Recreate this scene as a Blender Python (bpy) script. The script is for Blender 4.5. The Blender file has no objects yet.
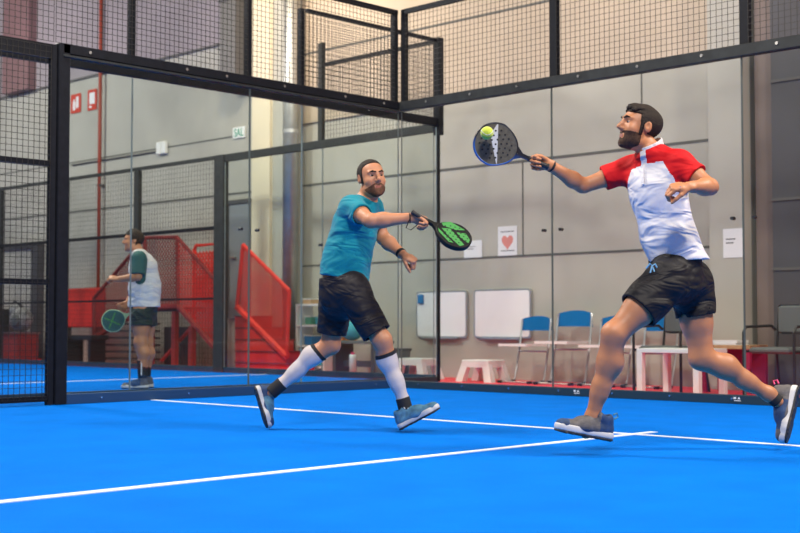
import bpy, math, random
import numpy as np
from mathutils import Matrix, Vector
random.seed(4); rng = np.random.RandomState(5)
SC = bpy.context.scene
COL = SC.collection
YAW = 0.775488

# ---------------------------------------------------------------- camera, world, lamps, exposure
cam = bpy.data.cameras.new('camera'); co = bpy.data.objects.new('camera', cam); COL.objects.link(co)
co.location = (9.4523, -9.6241, 0.6656); co.rotation_euler = (math.pi/2 + 0.0445, 0, YAW)
cam.sensor_width = 36; cam.lens = 57.955; cam.clip_start = .05
cam.dof.use_dof = True; cam.dof.focus_distance = 7.3; cam.dof.aperture_fstop = 3.2
SC.camera = co
SC.cycles.transparent_max_bounces = 40
SC.view_settings.view_transform = 'Standard'; SC.view_settings.look = 'None'
SC.view_settings.gamma = 1; SC.view_settings.exposure = -0.15; SC.view_settings.use_curve_mapping = False
W = bpy.data.worlds.new('hall_ambient'); SC.world = W; W.use_nodes = True
W.node_tree.nodes['Background'].inputs[0].default_value = (1, .96, .93, 1)
W.node_tree.nodes['Background'].inputs[1].default_value = .24
def lamp(name, loc, target, sx, sy, power, col):
    l = bpy.data.lights.new(name, 'AREA'); l.shape = 'RECTANGLE'; l.size = sx; l.size_y = sy; l.energy = power; l.color = col
    o = bpy.data.objects.new(name, l); COL.objects.link(o); o.location = loc
    o.rotation_euler = (Vector(target) - Vector(loc)).to_track_quat('-Z', 'Y').to_euler()
    return o
lamp('court_floodlight', (1.2, -6.2, 6.4), (4.5, -5, 0), 1.2, .8, 520, (1, .92, .82))
lamp('court_floodlight', (9.5, -1.5, 6.2), (5, -4, 0), 1.2, .8, 560, (1, .90, .78))
lamp('court_floodlight', (8.8, -7.8, 6.2), (4.5, -4.0, .5), 1.2, .8, 500, (1, .94, .88))
lamp('court_floodlight', (-4.5, -3.5, 6.4), (-4, -1.5, 0), 1.2, .8, 450, (1, .96, .9))
lamp('court_floodlight', (-11, -2.5, 6.4), (-12, 2.0, 2), 1.2, .8, 330, (1, .95, .9))  # added lamp, brightens the dim hall wall behind the left mesh
lamp('wall_floodlight', (-3.2, .2, 6.0), (-3.4, 2.5, 3.6), .8, .5, 150, (1, .82, .6))
lamp('wall_floodlight', (1.0, .2, 6.2), (1.0, 2.5, 3.0), 1.2, .5, 90, (1, .86, .7))

# ---------------------------------------------------------------- materials
def mat(name, col, rough=.6, metal=0, var=0, scale=8, bump=0, bscale=60, spec=.5, sheen=0, emit=0, sss=0, fold=0):
    m = bpy.data.materials.new(name); m.use_nodes = True; nt = m.node_tree; b = nt.nodes['Principled BSDF']
    b.inputs['Base Color'].default_value = (*col, 1); b.inputs['Roughness'].default_value = rough
    b.inputs['Metallic'].default_value = metal; b.inputs['Specular IOR Level'].default_value = spec
    if sheen: b.inputs['Sheen Weight'].default_value = sheen
    if sss:
        b.inputs['Subsurface Weight'].default_value = sss; b.inputs['Subsurface Radius'].default_value = (.02, .008, .004)
    if emit:
        b.inputs['Emission Color'].default_value = (*col, 1); b.inputs['Emission Strength'].default_value = emit
    tc = nt.nodes.new('ShaderNodeTexCoord')
    if var:
        n = nt.nodes.new('ShaderNodeTexNoise'); n.inputs['Scale'].default_value = scale; n.inputs['Detail'].default_value = 5
        nt.links.new(tc.outputs['Object'], n.inputs['Vector'])
        r = nt.nodes.new('ShaderNodeMapRange'); r.inputs[1].default_value = .3; r.inputs[2].default_value = .7
        r.inputs[3].default_value = 1 - var; r.inputs[4].default_value = 1 + var
        nt.links.new(n.outputs['Fac'], r.inputs[0])
        v = nt.nodes.new('ShaderNodeVectorMath'); v.operation = 'SCALE'; v.inputs[0].default_value = col
        nt.links.new(r.outputs[0], v.inputs['Scale']); nt.links.new(v.outputs[0], b.inputs['Base Color'])
    if bump:
        n = nt.nodes.new('ShaderNodeTexNoise'); n.inputs['Scale'].default_value = bscale; n.inputs['Detail'].default_value = 4
        nt.links.new(tc.outputs['Object'], n.inputs['Vector'])
        bp = nt.nodes.new('ShaderNodeBump'); bp.inputs['Strength'].default_value = bump; bp.inputs['Distance'].default_value = .01
        nt.links.new(n.outputs['Fac'], bp.inputs['Height']); nt.links.new(bp.outputs[0], b.inputs['Normal'])
    if fold:
        mp = nt.nodes.new('ShaderNodeMapping'); mp.inputs['Scale'].default_value = (5, 5, 11); mp.inputs['Rotation'].default_value = (.3, .5, 0)
        nt.links.new(tc.outputs['Object'], mp.inputs[0]); n2 = nt.nodes.new('ShaderNodeTexNoise'); n2.inputs['Scale'].default_value = 1
        n2.inputs['Detail'].default_value = 2; n2.inputs['Distortion'].default_value = .8; nt.links.new(mp.outputs[0], n2.inputs['Vector'])
        b2 = nt.nodes.new('ShaderNodeBump'); b2.inputs['Strength'].default_value = fold; b2.inputs['Distance'].default_value = .05
        nt.links.new(n2.outputs['Fac'], b2.inputs['Height'])
        if bump: nt.links.new(bp.outputs[0], b2.inputs['Normal'])
        nt.links.new(b2.outputs[0], b.inputs['Normal'])
    return m
def glassmat():
    m = bpy.data.materials.new('court_glass'); m.use_nodes = True; nt = m.node_tree; nt.nodes.clear()
    o = nt.nodes.new('ShaderNodeOutputMaterial'); t = nt.nodes.new('ShaderNodeBsdfTransparent'); t.inputs[0].default_value = (.955, .975, .965, 1)
    g = nt.nodes.new('ShaderNodeBsdfGlossy'); g.inputs['Roughness'].default_value = .02
    f = nt.nodes.new('ShaderNodeFresnel'); f.inputs[0].default_value = 1.40
    ge = nt.nodes.new('ShaderNodeNewGeometry'); iv = nt.nodes.new('ShaderNodeMath'); iv.operation = 'SUBTRACT'; iv.inputs[0].default_value = 1
    nt.links.new(ge.outputs['Backfacing'], iv.inputs[1])
    mu = nt.nodes.new('ShaderNodeMath'); mu.operation = 'MULTIPLY'; nt.links.new(f.outputs[0], mu.inputs[0]); nt.links.new(iv.outputs[0], mu.inputs[1]); f = mu
    mx = nt.nodes.new('ShaderNodeMixShader'); nt.links.new(f.outputs[0], mx.inputs[0]); nt.links.new(t.outputs[0], mx.inputs[1])
    nt.links.new(g.outputs[0], mx.inputs[2]); nt.links.new(mx.outputs[0], o.inputs[0]); return m
M = {}
M['glass'] = glassmat()
M['turf'] = mat('blue_turf', (.0, .165, .70), .9, var=.08, scale=3, bump=.6, bscale=220, spec=.05)
M['line'] = mat('white_line', (.82, .88, .95), .7, bump=.3, bscale=200)
M['redfloor'] = mat('red_floor', (.90, .045, .07), .5, var=.1, scale=4)
M['concrete'] = mat('precast_concrete', (.415, .40, .355), .8, var=.10, scale=1.3, bump=.1, bscale=12)
M['upperwall'] = mat('beige_wall', (.46, .385, .30), .8, var=.10, scale=1.0)
M['leftwall'] = mat('grey_mauve_wall', (.30, .26, .28), .8, var=.12, scale=.9)
M['joint'] = mat('wall_joint', (.10, .10, .095), .8)
M['pillar'] = mat('pillar_paint', (.42, .41, .36), .7, var=.05, scale=2)
M['cream'] = mat('lit_cream', (.72, .63, .46), .7, var=.04, scale=2)  # light on the column face is put into this brighter cream
M['brown'] = mat('brown_panel', (.17, .13, .115), .6, var=.25, scale=1.5)
M['darkgrey'] = mat('dark_grey_panel', (.06, .06, .068), .6, var=.15, scale=2)
M['maroon'] = mat('maroon_paint', (.22, .12, .125), .7, var=.1, scale=2)
M['steel'] = mat('black_painted_steel', (.009, .010, .014), .5, var=.2, scale=20, spec=.15)
M['steelgrey'] = mat('dark_grey_painted_steel', (.03, .033, .033), .5, var=.2, scale=10, spec=.2)
M['kerb'] = mat('navy_kerb', (.012, .035, .055), .45)
M['kerbreflect'] = mat('kerb_with_turf_reflection', (.008, .045, .12), .5)  # side kerb: the turf's blue reflection is put into the base colour
M['bolt'] = mat('steel_bolt', (.7, .7, .7), .25, 1)
M['wire'] = mat('galvanised_black_wire', (.022, .02, .018), .45, .3)
M['silver'] = mat('brushed_steel', (.42, .42, .40), .4, .7, var=.1)
M['red'] = mat('red_painted_steel', (.78, .03, .02), .45, var=.08)
M['darkred'] = mat('dark_red_painted_steel', (.30, .03, .028), .5, var=.12)
M['pipe'] = mat('red_pipe_paint', (.30, .045, .025), .5)
M['white'] = mat('white_plastic', (.82, .82, .80), .4)
M['board'] = mat('whiteboard_surface', (.84, .82, .83), .3, var=.02)
M['alu'] = mat('aluminium', (.55, .55, .56), .35, .8)
M['bluechair'] = mat('blue_moulded_plastic', (.0, .16, .42), .35)
M['blackp'] = mat('black_plastic', (.02, .02, .022), .4)
M['greyp'] = mat('grey_upholstery', (.11, .12, .12), .6)
M['wood'] = mat('pale_wood', (.48, .30, .16), .5, var=.15, scale=20)
M['magenta'] = mat('magenta_laminate', (.35, .01, .06), .5)
M['paper'] = mat('white_paper', (.75, .76, .78), .7)
M['heart'] = mat('heart_print', (.68, .25, .22), .7)
M['green'] = mat('sign_green', (.08, .33, .22), .5)
M['signred'] = mat('sign_red', (.55, .05, .03), .5)
M['teal'] = mat('teal_fabric', (.0, .20, .275), .75, var=.05, scale=12, bump=.15, bscale=60, sheen=.1, spec=.2, fold=.8)
M['shirtwhite'] = mat('white_jersey', (.68, .67, .70), .6, bump=.12, bscale=50, spec=.3, fold=.9)
M['shirtred'] = mat('red_jersey', (.62, .008, .012), .7, bump=.12, bscale=50, spec=.2, fold=.6)
M['shorts'] = mat('black_shorts_fabric', (.011, .010, .012), .6, bump=.2, bscale=30, spec=.25, fold=1)
M['shortsn'] = mat('dark_green_shorts_fabric', (.008, .03, .035), .6, bump=.2, bscale=30, spec=.25, fold=1)
M['shortsg'] = mat('charcoal_shorts_fabric', (.018, .015, .018), .6, bump=.2, bscale=30, spec=.25, fold=1)
M['dgreen'] = mat('dark_green_jersey', (.015, .10, .10), .7)
M['skin'] = mat('tanned_skin', (.49, .20, .09), .5, var=.04, scale=14, bump=.06, bscale=90, sss=.08)
M['skinl'] = mat('light_tanned_skin', (.48, .21, .11), .5, var=.04, scale=14, bump=.06, bscale=90, sss=.08)
M['lips'] = mat('lip_skin', (.26, .075, .055), .45)
M['hair'] = mat('dark_brown_hair', (.022, .014, .010), .6, var=.4, scale=70, bump=.9, bscale=150, spec=.25)
M['stubble'] = mat('stubble_beard', (.12, .055, .032), .7, var=.35, scale=60, bump=.5, bscale=200, spec=.2)
M['beard'] = mat('short_beard', (.065, .034, .021), .7, var=.4, scale=90, bump=.7, bscale=200, spec=.2)
M['eye'] = mat('eye_white', (.42, .38, .34), .45)
M['iris'] = mat('dark_iris', (.015, .009, .006), .35)
M['sock'] = mat('white_compression_sock', (.57, .51, .50), .7, var=.03, scale=30, bump=.1, bscale=120)
M['black'] = mat('black_knit', (.012, .012, .014), .8)
M['shoeblue'] = mat('grey_blue_mesh_upper', (.07, .20, .30), .7, var=.3, scale=40, bump=.3, bscale=150)
M['shoenavy'] = mat('navy_mesh_upper', (.018, .05, .13), .7, var=.3, scale=30, bump=.3, bscale=150)
M['shoegrey'] = mat('grey_mesh_upper', (.11, .10, .10), .7, var=.25, scale=40, bump=.3, bscale=150)
M['sole'] = mat('pale_foam_sole', (.62, .60, .58), .5)
M['outsole'] = mat('black_rubber_outsole', (.022, .022, .026), .6, bump=.8, bscale=60)
M['lace'] = mat('lace', (.05, .05, .08), .7)
M['racketblack'] = mat('carbon_racket_face', (.012, .012, .012), .45, var=.2, scale=60, spec=.2)
M['racketgrey'] = mat('matte_grey_racket_face', (.105, .095, .072), .5, var=.2, scale=60, spec=.25)
M['racketblue'] = mat('blue_racket_frame', (.01, .09, .32), .3)
M['racketgreen'] = mat('green_racket_print', (.05, .27, .06), .5)
M['racketwhite'] = mat('white_racket_print', (.6, .6, .58), .4)
M['pinkmark'] = mat('pink_print', (.75, .06, .18), .5)
M['ball'] = mat('tennis_ball_felt', (.52, .62, .05), .9, sheen=.4, bump=.6, bscale=120)
M['bluetie'] = mat('pale_blue_cord', (.18, .42, .62), .6)
M['duct'] = mat('grey_duct', (.13, .125, .12), .6)
M['turq'] = mat('turquoise_cloth', (.05, .35, .42), .7)
M['orange'] = mat('orange_plastic', (.85, .28, .03), .4)
M['doorgrey'] = mat('grey_blue_door', (.22, .24, .26), .5)
M['bag'] = mat('grey_bag_fabric', (.25, .25, .24), .7, var=.5, scale=14)

# ---------------------------------------------------------------- mesh helpers
def tag(o, label=None, cat=None, group=None, kind=None):
    if label: o['label'] = label
    if cat: o['category'] = cat
    if group: o['group'] = group
    if kind: o['kind'] = kind
    return o
def thing(name, label, cat, loc=(0, 0, 0), rz=0, group=None):
    o = bpy.data.objects.new(name, None); COL.objects.link(o); o.empty_display_size = .1
    o.location = loc; o.rotation_euler = (0, 0, rz); return tag(o, label, cat, group)
class MB:
    """collects boxes, bars, tubes and prisms, then links them as one mesh object"""
    def __init__(s): s.v = []; s.f = []
    def add(s, vs, fs):
        n = len(s.v); s.v += [tuple(map(float, p)) for p in vs]; s.f += [tuple(i + n for i in f) for f in fs]; return s
    def box(s, x0, x1, y0, y1, z0, z1, b=0):
        b = min(b, .45*abs(x1-x0), .45*abs(y1-y0), .45*abs(z1-z0))
        if b <= 0:
            s.add([(x, y, z) for z in (z0, z1) for y in (y0, y1) for x in (x0, x1)],
                  [(0, 2, 3, 1), (4, 5, 7, 6), (0, 1, 5, 4), (2, 6, 7, 3), (0, 4, 6, 2), (1, 3, 7, 5)])
        else:
            ring = [(x0+b, y0), (x1-b, y0), (x1, y0+b), (x1, y1-b), (x1-b, y1), (x0+b, y1), (x0, y1-b), (x0, y0+b)]
            cx, cy = (x0+x1)/2, (y0+y1)/2
            def ins(p): return (p[0] + (b if p[0] < cx else -b), p[1] + (b if p[1] < cy else -b))
            V = [(*ins(p), z0) for p in ring] + [(*p, z0+b) for p in ring] + [(*p, z1-b) for p in ring] + [(*ins(p), z1) for p in ring]
            F = [tuple(range(7, -1, -1)), tuple(range(24, 32))]
            for k in range(3):
                for i in range(8):
                    j = (i+1) % 8; F.append((k*8+i, k*8+j, k*8+8+j, k*8+8+i))
            s.add(V, F)
        return s
    def tube(s, pts, r, n=8, r2=None):
        pts = [Vector(p) for p in pts]; V = []; F = []; up = None
        for i, p in enumerate(pts):
            t = (pts[min(i+1, len(pts)-1)] - pts[max(i-1, 0)]).normalized()
            if up is None: up = Vector((0, 0, 1)) if abs(t.z) < .9 else Vector((1, 0, 0))
            a = t.cross(up).normalized(); up = a.cross(t).normalized()
            rr = r if r2 is None else r + (r2-r)*i/(len(pts)-1)
            for k in range(n):
                g = 2*math.pi*(k+.5)/n; V.append(p + a*math.cos(g)*rr + up*math.sin(g)*rr)
        for i in range(len(pts)-1):
            for k in range(n):
                j = (k+1) % n; F.append((i*n+k, i*n+j, i*n+n+j, i*n+n+k))
        F.append(tuple(range(n-1, -1, -1))); F.append(tuple(range((len(pts)-1)*n, len(pts)*n)))
        return s.add(V, F)
    def prism(s, outline, axis, a, b):
        n = len(outline)
        def P(p, c): return {'x': (c, p[0], p[1]), 'y': (p[0], c, p[1]), 'z': (p[0], p[1], c)}[axis]
        V = [P(p, a) for p in outline] + [P(p, b) for p in outline]
        return s.add(V, [tuple(range(n-1, -1, -1)), tuple(range(n, 2*n))] + [(i, (i+1) % n, n+(i+1) % n, n+i) for i in range(n)])
    def ell(s, c, r, nu=16, nv=10):
        V = []; F = []
        for i in range(nv+1):
            t = math.pi*i/nv
            for k in range(nu):
                g = 2*math.pi*k/nu; V.append((c[0]+r[0]*math.sin(t)*math.cos(g), c[1]+r[1]*math.sin(t)*math.sin(g), c[2]+r[2]*math.cos(t)))
        for i in range(nv):
            for k in range(nu):
                j = (k+1) % nu; F.append((i*nu+k, i*nu+nu+k, i*nu+nu+j, i*nu+j))
        return s.add(V, F)
    def build(s, name, m, parent=None, smooth=False):
        me = bpy.data.meshes.new(name); me.from_pydata(s.v, [], s.f); me.update()
        if smooth:
            for p in me.polygons: p.use_smooth = True
            me.validate()
        me.materials.append(m if not isinstance(m, str) else M[m])
        o = bpy.data.objects.new(name, me); COL.objects.link(o)
        if parent: o.parent = parent
        import bmesh
        bm = bmesh.new(); bm.from_mesh(me); bmesh.ops.remove_doubles(bm, verts=bm.verts, dist=1e-6)
        bmesh.ops.recalc_face_normals(bm, faces=bm.faces); bm.to_mesh(me); bm.free()
        return o
def struct(name, mb, m, smooth=False): return tag(mb.build(name, m, None, smooth), kind='structure')
def copy_tree(o, parent=None):
    c = o.copy(); COL.objects.link(c); c.parent = parent
    for ch in o.children: copy_tree(ch, c)
    return c
def grid_wires(axis, c, a0, a1, z0, z1, step=.05, r=.0026):
    """welded wire mesh in the plane axis=c"""
    V = []; F = []; mb = MB()
    def seg(p, q):
        mb.tube([p, q], r, 4)
    def P(a, z, o=0): return (c+o, a, z) if axis == 'x' else (a, c+o, z)
    n = int(round((a1-a0)/step)); m = int(round((z1-z0)/step))
    for i in range(n+1): seg(P(a0+(a1-a0)*i/n, z0), P(a0+(a1-a0)*i/n, z1))
    for j in range(m+1): seg(P(a0, z0+(z1-z0)*j/m, .003), P(a1, z0+(z1-z0)*j/m, .003))
    return mb

# ---------------------------------------------------------------- hall
HW = 2.5
struct('floor', MB().box(-16, 12, -20, HW+.2, -.06, -.012), 'redfloor')
struct('floor_court_turf', MB().box(-.64, 10, -20, 0, -.0119, 0), 'turf')
struct('floor_neighbouring_turf', MB().box(-16, -.64, -20, 1.3, -.0119, 0), 'turf')
struct('wall_back', MB().box(-16, 10, HW, HW+.25, -.05, 8.5), 'concrete')
struct('trim_1', MB().box(-16, 2.35, HW-.006, HW-.0005, 2.62, 2.65), 'joint')
struct('trim_2', MB().box(-5.0, 2.35, HW-.006, HW-.0005, 1.475, 1.5), 'joint')
struct('trim_3', MB().box(-16, -5.75, HW-.006, HW-.0005, 3.50, 3.52), 'joint')
struct('trim_4', MB().box(-.36, -.345, HW-.0065, HW-.0008, 1.5, 2.62), 'joint')
struct('trim_5', MB().box(1.35, 1.365, HW-.0065, HW-.0008, 2.65, 8), 'joint')
# upper cladding, warmer than the precast panels below
struct('wall_upper_cladding', MB().box(-5.05, 2.35, HW-.03, HW-.0005, 3.52, 8.4), 'upperwall')
struct('wall_upper_left', MB().box(-15.9, -5.95, HW-.03, HW-.0005, 4.95, 8.4), 'leftwall')
struct('trim_6', MB().box(-15.9, -5.95, HW-.036, HW-.0302, 4.95, 4.98), 'joint')
struct('trim_7', MB().box(-5.05, 2.35, HW-.036, HW-.0302, 4.5, 4.53), 'joint')
struct('wall_pilaster_lit_face', MB().box(-5.042, -4.639, 2.1, HW-.001, -.011, 8.4), 'cream')
struct('wall_pilaster_tan', MB().box((-4.699)+.001, -4.372, 2.15, HW-.001, -.011, 8.4), 'pillar')
struct('wall_pilaster_maroon', MB().box(-12.713, -11.765, 2.3, HW-.031, 4.97, 8.4), 'maroon')
struct('wall_pillar', MB().box(2.376, 2.779, 2.2, HW-.001, -.011, 8.4), 'pillar')
struct('wall_right_brown', MB().box(2.858+.002, 3.069, 2.3, HW-.001, -.011, 8.4), 'brown')
struct('wall_right_dark', MB().box(3.069+.002, 4.6, 2.25, HW-.001, -.011, 8.4), 'darkgrey')
struct('wall_right_far', MB().box(4.602, 9.9, 2.3, HW-.001, -.011, 8.4), 'brown')  # same brown panel colour as the narrow strip before the dark wall
t = MB()
for z in (1.2, 1.9, 3.1): t.box(3.069, 4.6, 2.235, 2.2485, z, z+.03)
struct('trim_8', t, 'joint')
# door at the top of the red stairs
d = struct('door_1', MB().box(-5.959-.05, -5.529, HW-.05, HW-.001, .75, 2.47), 'doorgrey')
MB().box(-5.959-.09, -5.959-.05, HW-.07, HW-.001, .75, 2.53).box(-5.959-.05, -5.529, HW-.07, HW-.001, 2.47, 2.53).build('door_frame', 'darkgrey', d)
MB().box(-5.959+.02, -5.959+.14, HW-.1, HW-.05, 1.65, 1.68).build('door_handle', 'silver', d)

# ---------------------------------------------------------------- court cage
def bolt_row(axis, c, positions, z, parent, r=.014, sgn=-1):
    for a in positions:
        p = (c, a, z) if axis == 'x' else (a, c, z)
        q = (c - .012*sgn, a, z) if axis == 'x' else (a, c + .012*sgn, z)
        MB().tube([p, q], r, 8).build('bolt', 'bolt', parent)
# back wall of our court, y = 0
fr = thing('court_fence_frame', 'black steel frame of the back wall carrying upper wire mesh above the right player', 'fence', (0, 0, 0))
MB().box(.021, 10, -.02, .06, 2.90, 3.0, .006).build('top_beam', 'steelgrey', fr)
MB().box(.013, 10, -.012, .05, 0.0, .075, .004).build('kerb_rail', 'kerb', fr)
MB().box(.05, 10, .0, .04, 3.93, 3.98).build('top_rail', 'steel', fr)
for x in (-.05, 2.0, 4.0, 6.0):
    MB().box(x+.0 if x > 0 else .025, x+.08 if x > 0 else .085, .0, .06, 3.0, 3.98, .004).build('post', 'steel', fr)
for x in (2.0, 4.0, 6.0):
    MB().box(x+.0, x+.06, .06, .12, 0.0, 3.0, .004)
for a, b in ((.05, 2.0), (2.08, 4.0), (4.08, 6.0)):
    grid_wires('y', .0, a, b, 3.0, 3.94, .055).build('mesh_panel', 'wire', fr)
bolt_row('y', -.02, [.42, 1.02, 1.62, 2.35, 3.0, 3.65, 4.35, 5], 2.955, fr)
bolt_row('y', -.012, [.3, .9, 1.5, 2.1, 2.7, 3.3, 3.9], .045, fr, .009)
for x in (2.303, 3.947):
    MB().box(x-.035, x-.012, -.0135, -.012, .042, .058).prism([(x+.0, .042), (x+.028, .042), (x+.014, .060)], 'y', -.0135, -.012).box(x-.03, x+.03, -.0135, -.012, .026, .032).build('maker_mark', 'white', fr)
def glass_panel(axis, c, a0, a1, label, z0=.06, z1=2.95, fit=(), th=.012, grp=None, em='edge', s=.0025):
    b = MB()
    if axis == 'y': b.box(a0+.004, a1-.004, c, c+th, z0, z1)
    else: b.box(c-th, c, a0+.004, a1-.004, z0, z1)
    t = thing('glass_panel', label, 'glass panel', ((a0+a1)/2, c, z0) if axis == 'y' else (c, (a0+a1)/2, z0))
    o = b.build('pane', 'glass', t); o.matrix_parent_inverse = Matrix.Translation(-Vector(t.location))
    for a in (a0+.004, a1-.004):
        e = MB()
        if axis == 'y': e.box(a-s, a+s, c-.0005, c+th+.0005, z0, z1)
        else: e.box(c-th-.0005, c+.0005, a-s, a+s, z0, z1)
        o = e.build('polished_edge', M[em], t); o.matrix_parent_inverse = Matrix.Translation(-Vector(t.location))
    for (a, z) in fit:
        f = MB()
        if axis == 'y': f.tube([(a, c-.012, z), (a, c+th+.02, z)], .015, 12)
        else: f.tube([(c+.012, a, z), (c-th-.02, a, z)], .015, 12)
        o = f.build('clamp_disc', 'blackp', t); o.matrix_parent_inverse = Matrix.Translation(-Vector(t.location))
    return t
M['edgelight'] = mat('pale_glass_edge', (.25, .30, .30), .3)
M['edge'] = mat('green_glass_edge', (.10, .12, .11), .3)
glass_panel('y', .02, .012, 2.0, 'clear glass panel right of the cage corner in front of the whiteboards', fit=((1.9, 1.55),))
glass_panel('y', .02, 2.0, 4.0, 'clear glass panel behind the player in the red and white shirt', fit=((2.1, 1.55), (3.9, 1.55)))
glass_panel('y', .02, 4.0, 6.0, 'clear glass panel at the right edge before the dark chair', fit=((4.1, 1.55),))
# side wall of our court, x = 0
sf = thing('court_fence_frame', 'black steel frame of the left side wall with thick post and wire mesh', 'fence', (0, -4, 0))
inv = Matrix.Translation((0, 4, 0))
def sp(o): o.matrix_parent_inverse = inv; return o
sp(MB().box(-.06, .02, -4.0, 0, 2.915, 3.0, .006).build('top_beam', 'steel', sf))
sp(MB().box(-.03, .035, -4.0, -.012, 2.885, 2.905, .003).build('glass_channel', 'steelgrey', sf))
sp(MB().box(-.05, .012, -3.93, -.012, 0.0, .085, .004).build('kerb_rail', 'kerbreflect', sf))
sp(MB().box(-.07, .02, -4.035, -3.93, 0.0, 3.0, .006).build('post', 'steel', sf))
sp(MB().box(-.05, -.01, -8, -.0, 3.93, 3.98).build('top_rail', 'steel', sf))
for y in (-2.03, -.06): sp(MB().box(-.07, -.01, y, y+.06, 3.0, 3.95, .004).build('post', 'steel', sf))
for a, b in ((-1.97, -.06), (-4.06, -2.03), (-6, -4.08)):
    sp(grid_wires('x', .0, a, b, 3.0, 3.94, .05).build('mesh_panel', M['wirelit'] if 'wirelit' in M else 'wire', sf))
bolts = [-3.75, -2.75, -2.3, -1.6, -.8, -.25]
for y in bolts: sp(MB().tube([(.02, y, 2.955), (.032, y, 2.955)], .014, 8).build('bolt', 'bolt', sf))
for y in (-3.6, -2.7, -1.9, -.35): sp(MB().tube([(.012, y, .045), (.022, y, .045)], .009, 8).build('bolt', 'bolt', sf))
glass_panel('x', .0, -2.0, -.0, 'clear glass panel of the side wall behind the player in teal', fit=((-1.9, 1.55), (-.1, 1.55)))
glass_panel('x', .0, -4.0, -2.0, 'clear glass panel of the side wall between post and middle joint', fit=((-2.1, 1.55),))
# wire fence panel left of the thick post
wf = thing('wire_fence_panel', 'black framed wire mesh fence panel at the left edge of the court', 'fence', (0, -5.2, 0))
inv2 = Matrix.Translation((0, 5.2, 0))
def wp(o): o.matrix_parent_inverse = inv2; return o
wp(MB().box(-.045, -.005, -6.2, -4.09, .03, .075).box(-.045, -.005, -6.2, -4.09, 2.86, 2.98).box(-.045, -.005, -6.2, -4.09, .985, 1.03).box(-.045, -.005, -6.2, -4.09, 1.965, 2.01).build('rail', 'steel', wf))
wp(MB().box(-.045, -.005, -4.10, -4.045, .0, 2.98).build('upright', 'steel', wf))
wp(MB().box(-.045, -.005, -6.25, -6.2, .0, 2.98).build('upright', 'steel', wf))
wp(grid_wires('x', .0, -6.2, -4.10, .05, 2.96, .05).build('mesh_panel', 'wire', wf))
# neighbouring court: its back wall x = -.65 and its side wall y = 1.3
nb = thing('court_fence_frame', 'dark steel frame of the neighbouring court backing onto ours with its own upper mesh', 'fence', (-.65, 1.3, 0))
inv3 = Matrix.Translation((.65, -1.3, 0))
def npart(o): o.matrix_parent_inverse = inv3; return o
npart(MB().box(-.71, -.65, -8.7, 1.3, 2.965, 3.06, .004).build('top_beam', 'steel', nb))
npart(MB().box(-.71, -.65, -8.7, 1.3, 0, .06, .004).build('kerb_rail', 'kerb', nb))
npart(MB().box(-.70, -.66, -.7, 1.36, 3.95, 3.99).build('top_rail', 'steel', nb))
npart(MB().box(-.72, -.62, 1.3, 1.38, 2.86, 4.0, .004).build('corner_post_cap', 'steel', nb))
npart(MB().box(-.69, -.65, 1.31, 1.35, 0, 2.87, .003).build('corner_post', 'steel', nb))
for y in (-.77, -2.865): npart(MB().box(-.71, -.66, y-.03, y+.03, 3.0, 3.98, .004).build('post', 'steel', nb))
npart(grid_wires('x', -.69, -.7, 1.3, 3.0, 3.95, .055).build('mesh_panel', 'wire', nb))
nf = thing('court_fence_frame', 'dark steel frame of the neighbouring side wall in front of the red stairs', 'fence', (-4.7, 1.3, 0))
inv4 = Matrix.Translation((4.7, -1.3, 0))
def fp(o): o.matrix_parent_inverse = inv4; return o
fp(MB().box(-4.7, -.72, 1.3, 1.36, 2.9, 3.0, .004).build('top_beam', 'steelgrey', nf))
fp(MB().box(-12, -4.7, 1.3, 1.34, 2.95, 3.0).build('mesh_top_rail', 'steelgrey', nf))
fp(MB().box(-12, -4.84, 1.3, 1.34, 1.97, 2.02).build('mesh_middle_rail', 'steel', nf))
fp(MB().box(-12, -4.84, 1.305, 1.33, 1.0, 1.03).build('mesh_lower_rail', 'steel', nf))
fp(MB().box(-12, -.72, 1.3, 1.36, 0, .075, .004).build('kerb_rail', 'kerb', nf))
fp(MB().box(-4.86, -4.65, 1.28, 1.38, 0, 3.0, .005).build('post', 'steelgrey', nf))
for x, z in ((-6.78, 2.95), (-8.8, 2.95), (-10.9, 2.95)): fp(MB().box(x-.06, x+.06, 1.3, 1.37, 1.0 if x > -7 else 0, z, .004).build('post', 'steelgrey', nf))
fp(MB().box(-2.73, -2.65, 1.3, 1.36, 3.0, 4.25, .004).build('post', 'steelgrey', nf))
fp(MB().box(-2.7, -.72, 1.32, 1.35, 3.94, 3.99).build('top_rail', 'steel', nf))
fp(grid_wires('y', 1.31, -2.66, -.72, 3.0, 3.95, .055).build('mesh_panel', 'wire', nf))
fp(grid_wires('y', 1.31, -6.72, -4.86, .05, 2.97, .07).build('mesh_panel', 'wire', nf))
fp(grid_wires('y', 1.31, -8.74, -6.84, .05, 2.97, .07).build('mesh_panel', 'wire', nf))
fp(grid_wires('y', 1.31, -12, -8.86, .05, 2.97, .07).build('mesh_panel', 'wire', nf))
glass_panel('y', 1.31, -2.65, -.72, 'clear glass panel of the neighbouring court beyond the teal player', fit=((-2.5, 1.5), (-2.2, 1.5)), em='edgelight', s=.0015)
glass_panel('y', 1.31, -4.65, -2.65, 'clear glass panel of the neighbouring court in front of the red stair rail', em='edgelight', s=.0015)
glass_panel('x', -.66, -.77, 1.3, 'clear glass panel of the neighbouring back wall nearest its corner', fit=((-.5, 1.5),), em='edgelight', s=.0015)
glass_panel('x', -.66, -2.865, -.77, 'clear glass panel of the neighbouring back wall beside the third player', em='edgelight', s=.0015)
glass_panel('x', -.66, -4.9, -2.865, 'clear glass panel of the neighbouring back wall farthest left', em='edgelight', s=.0015)
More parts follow.
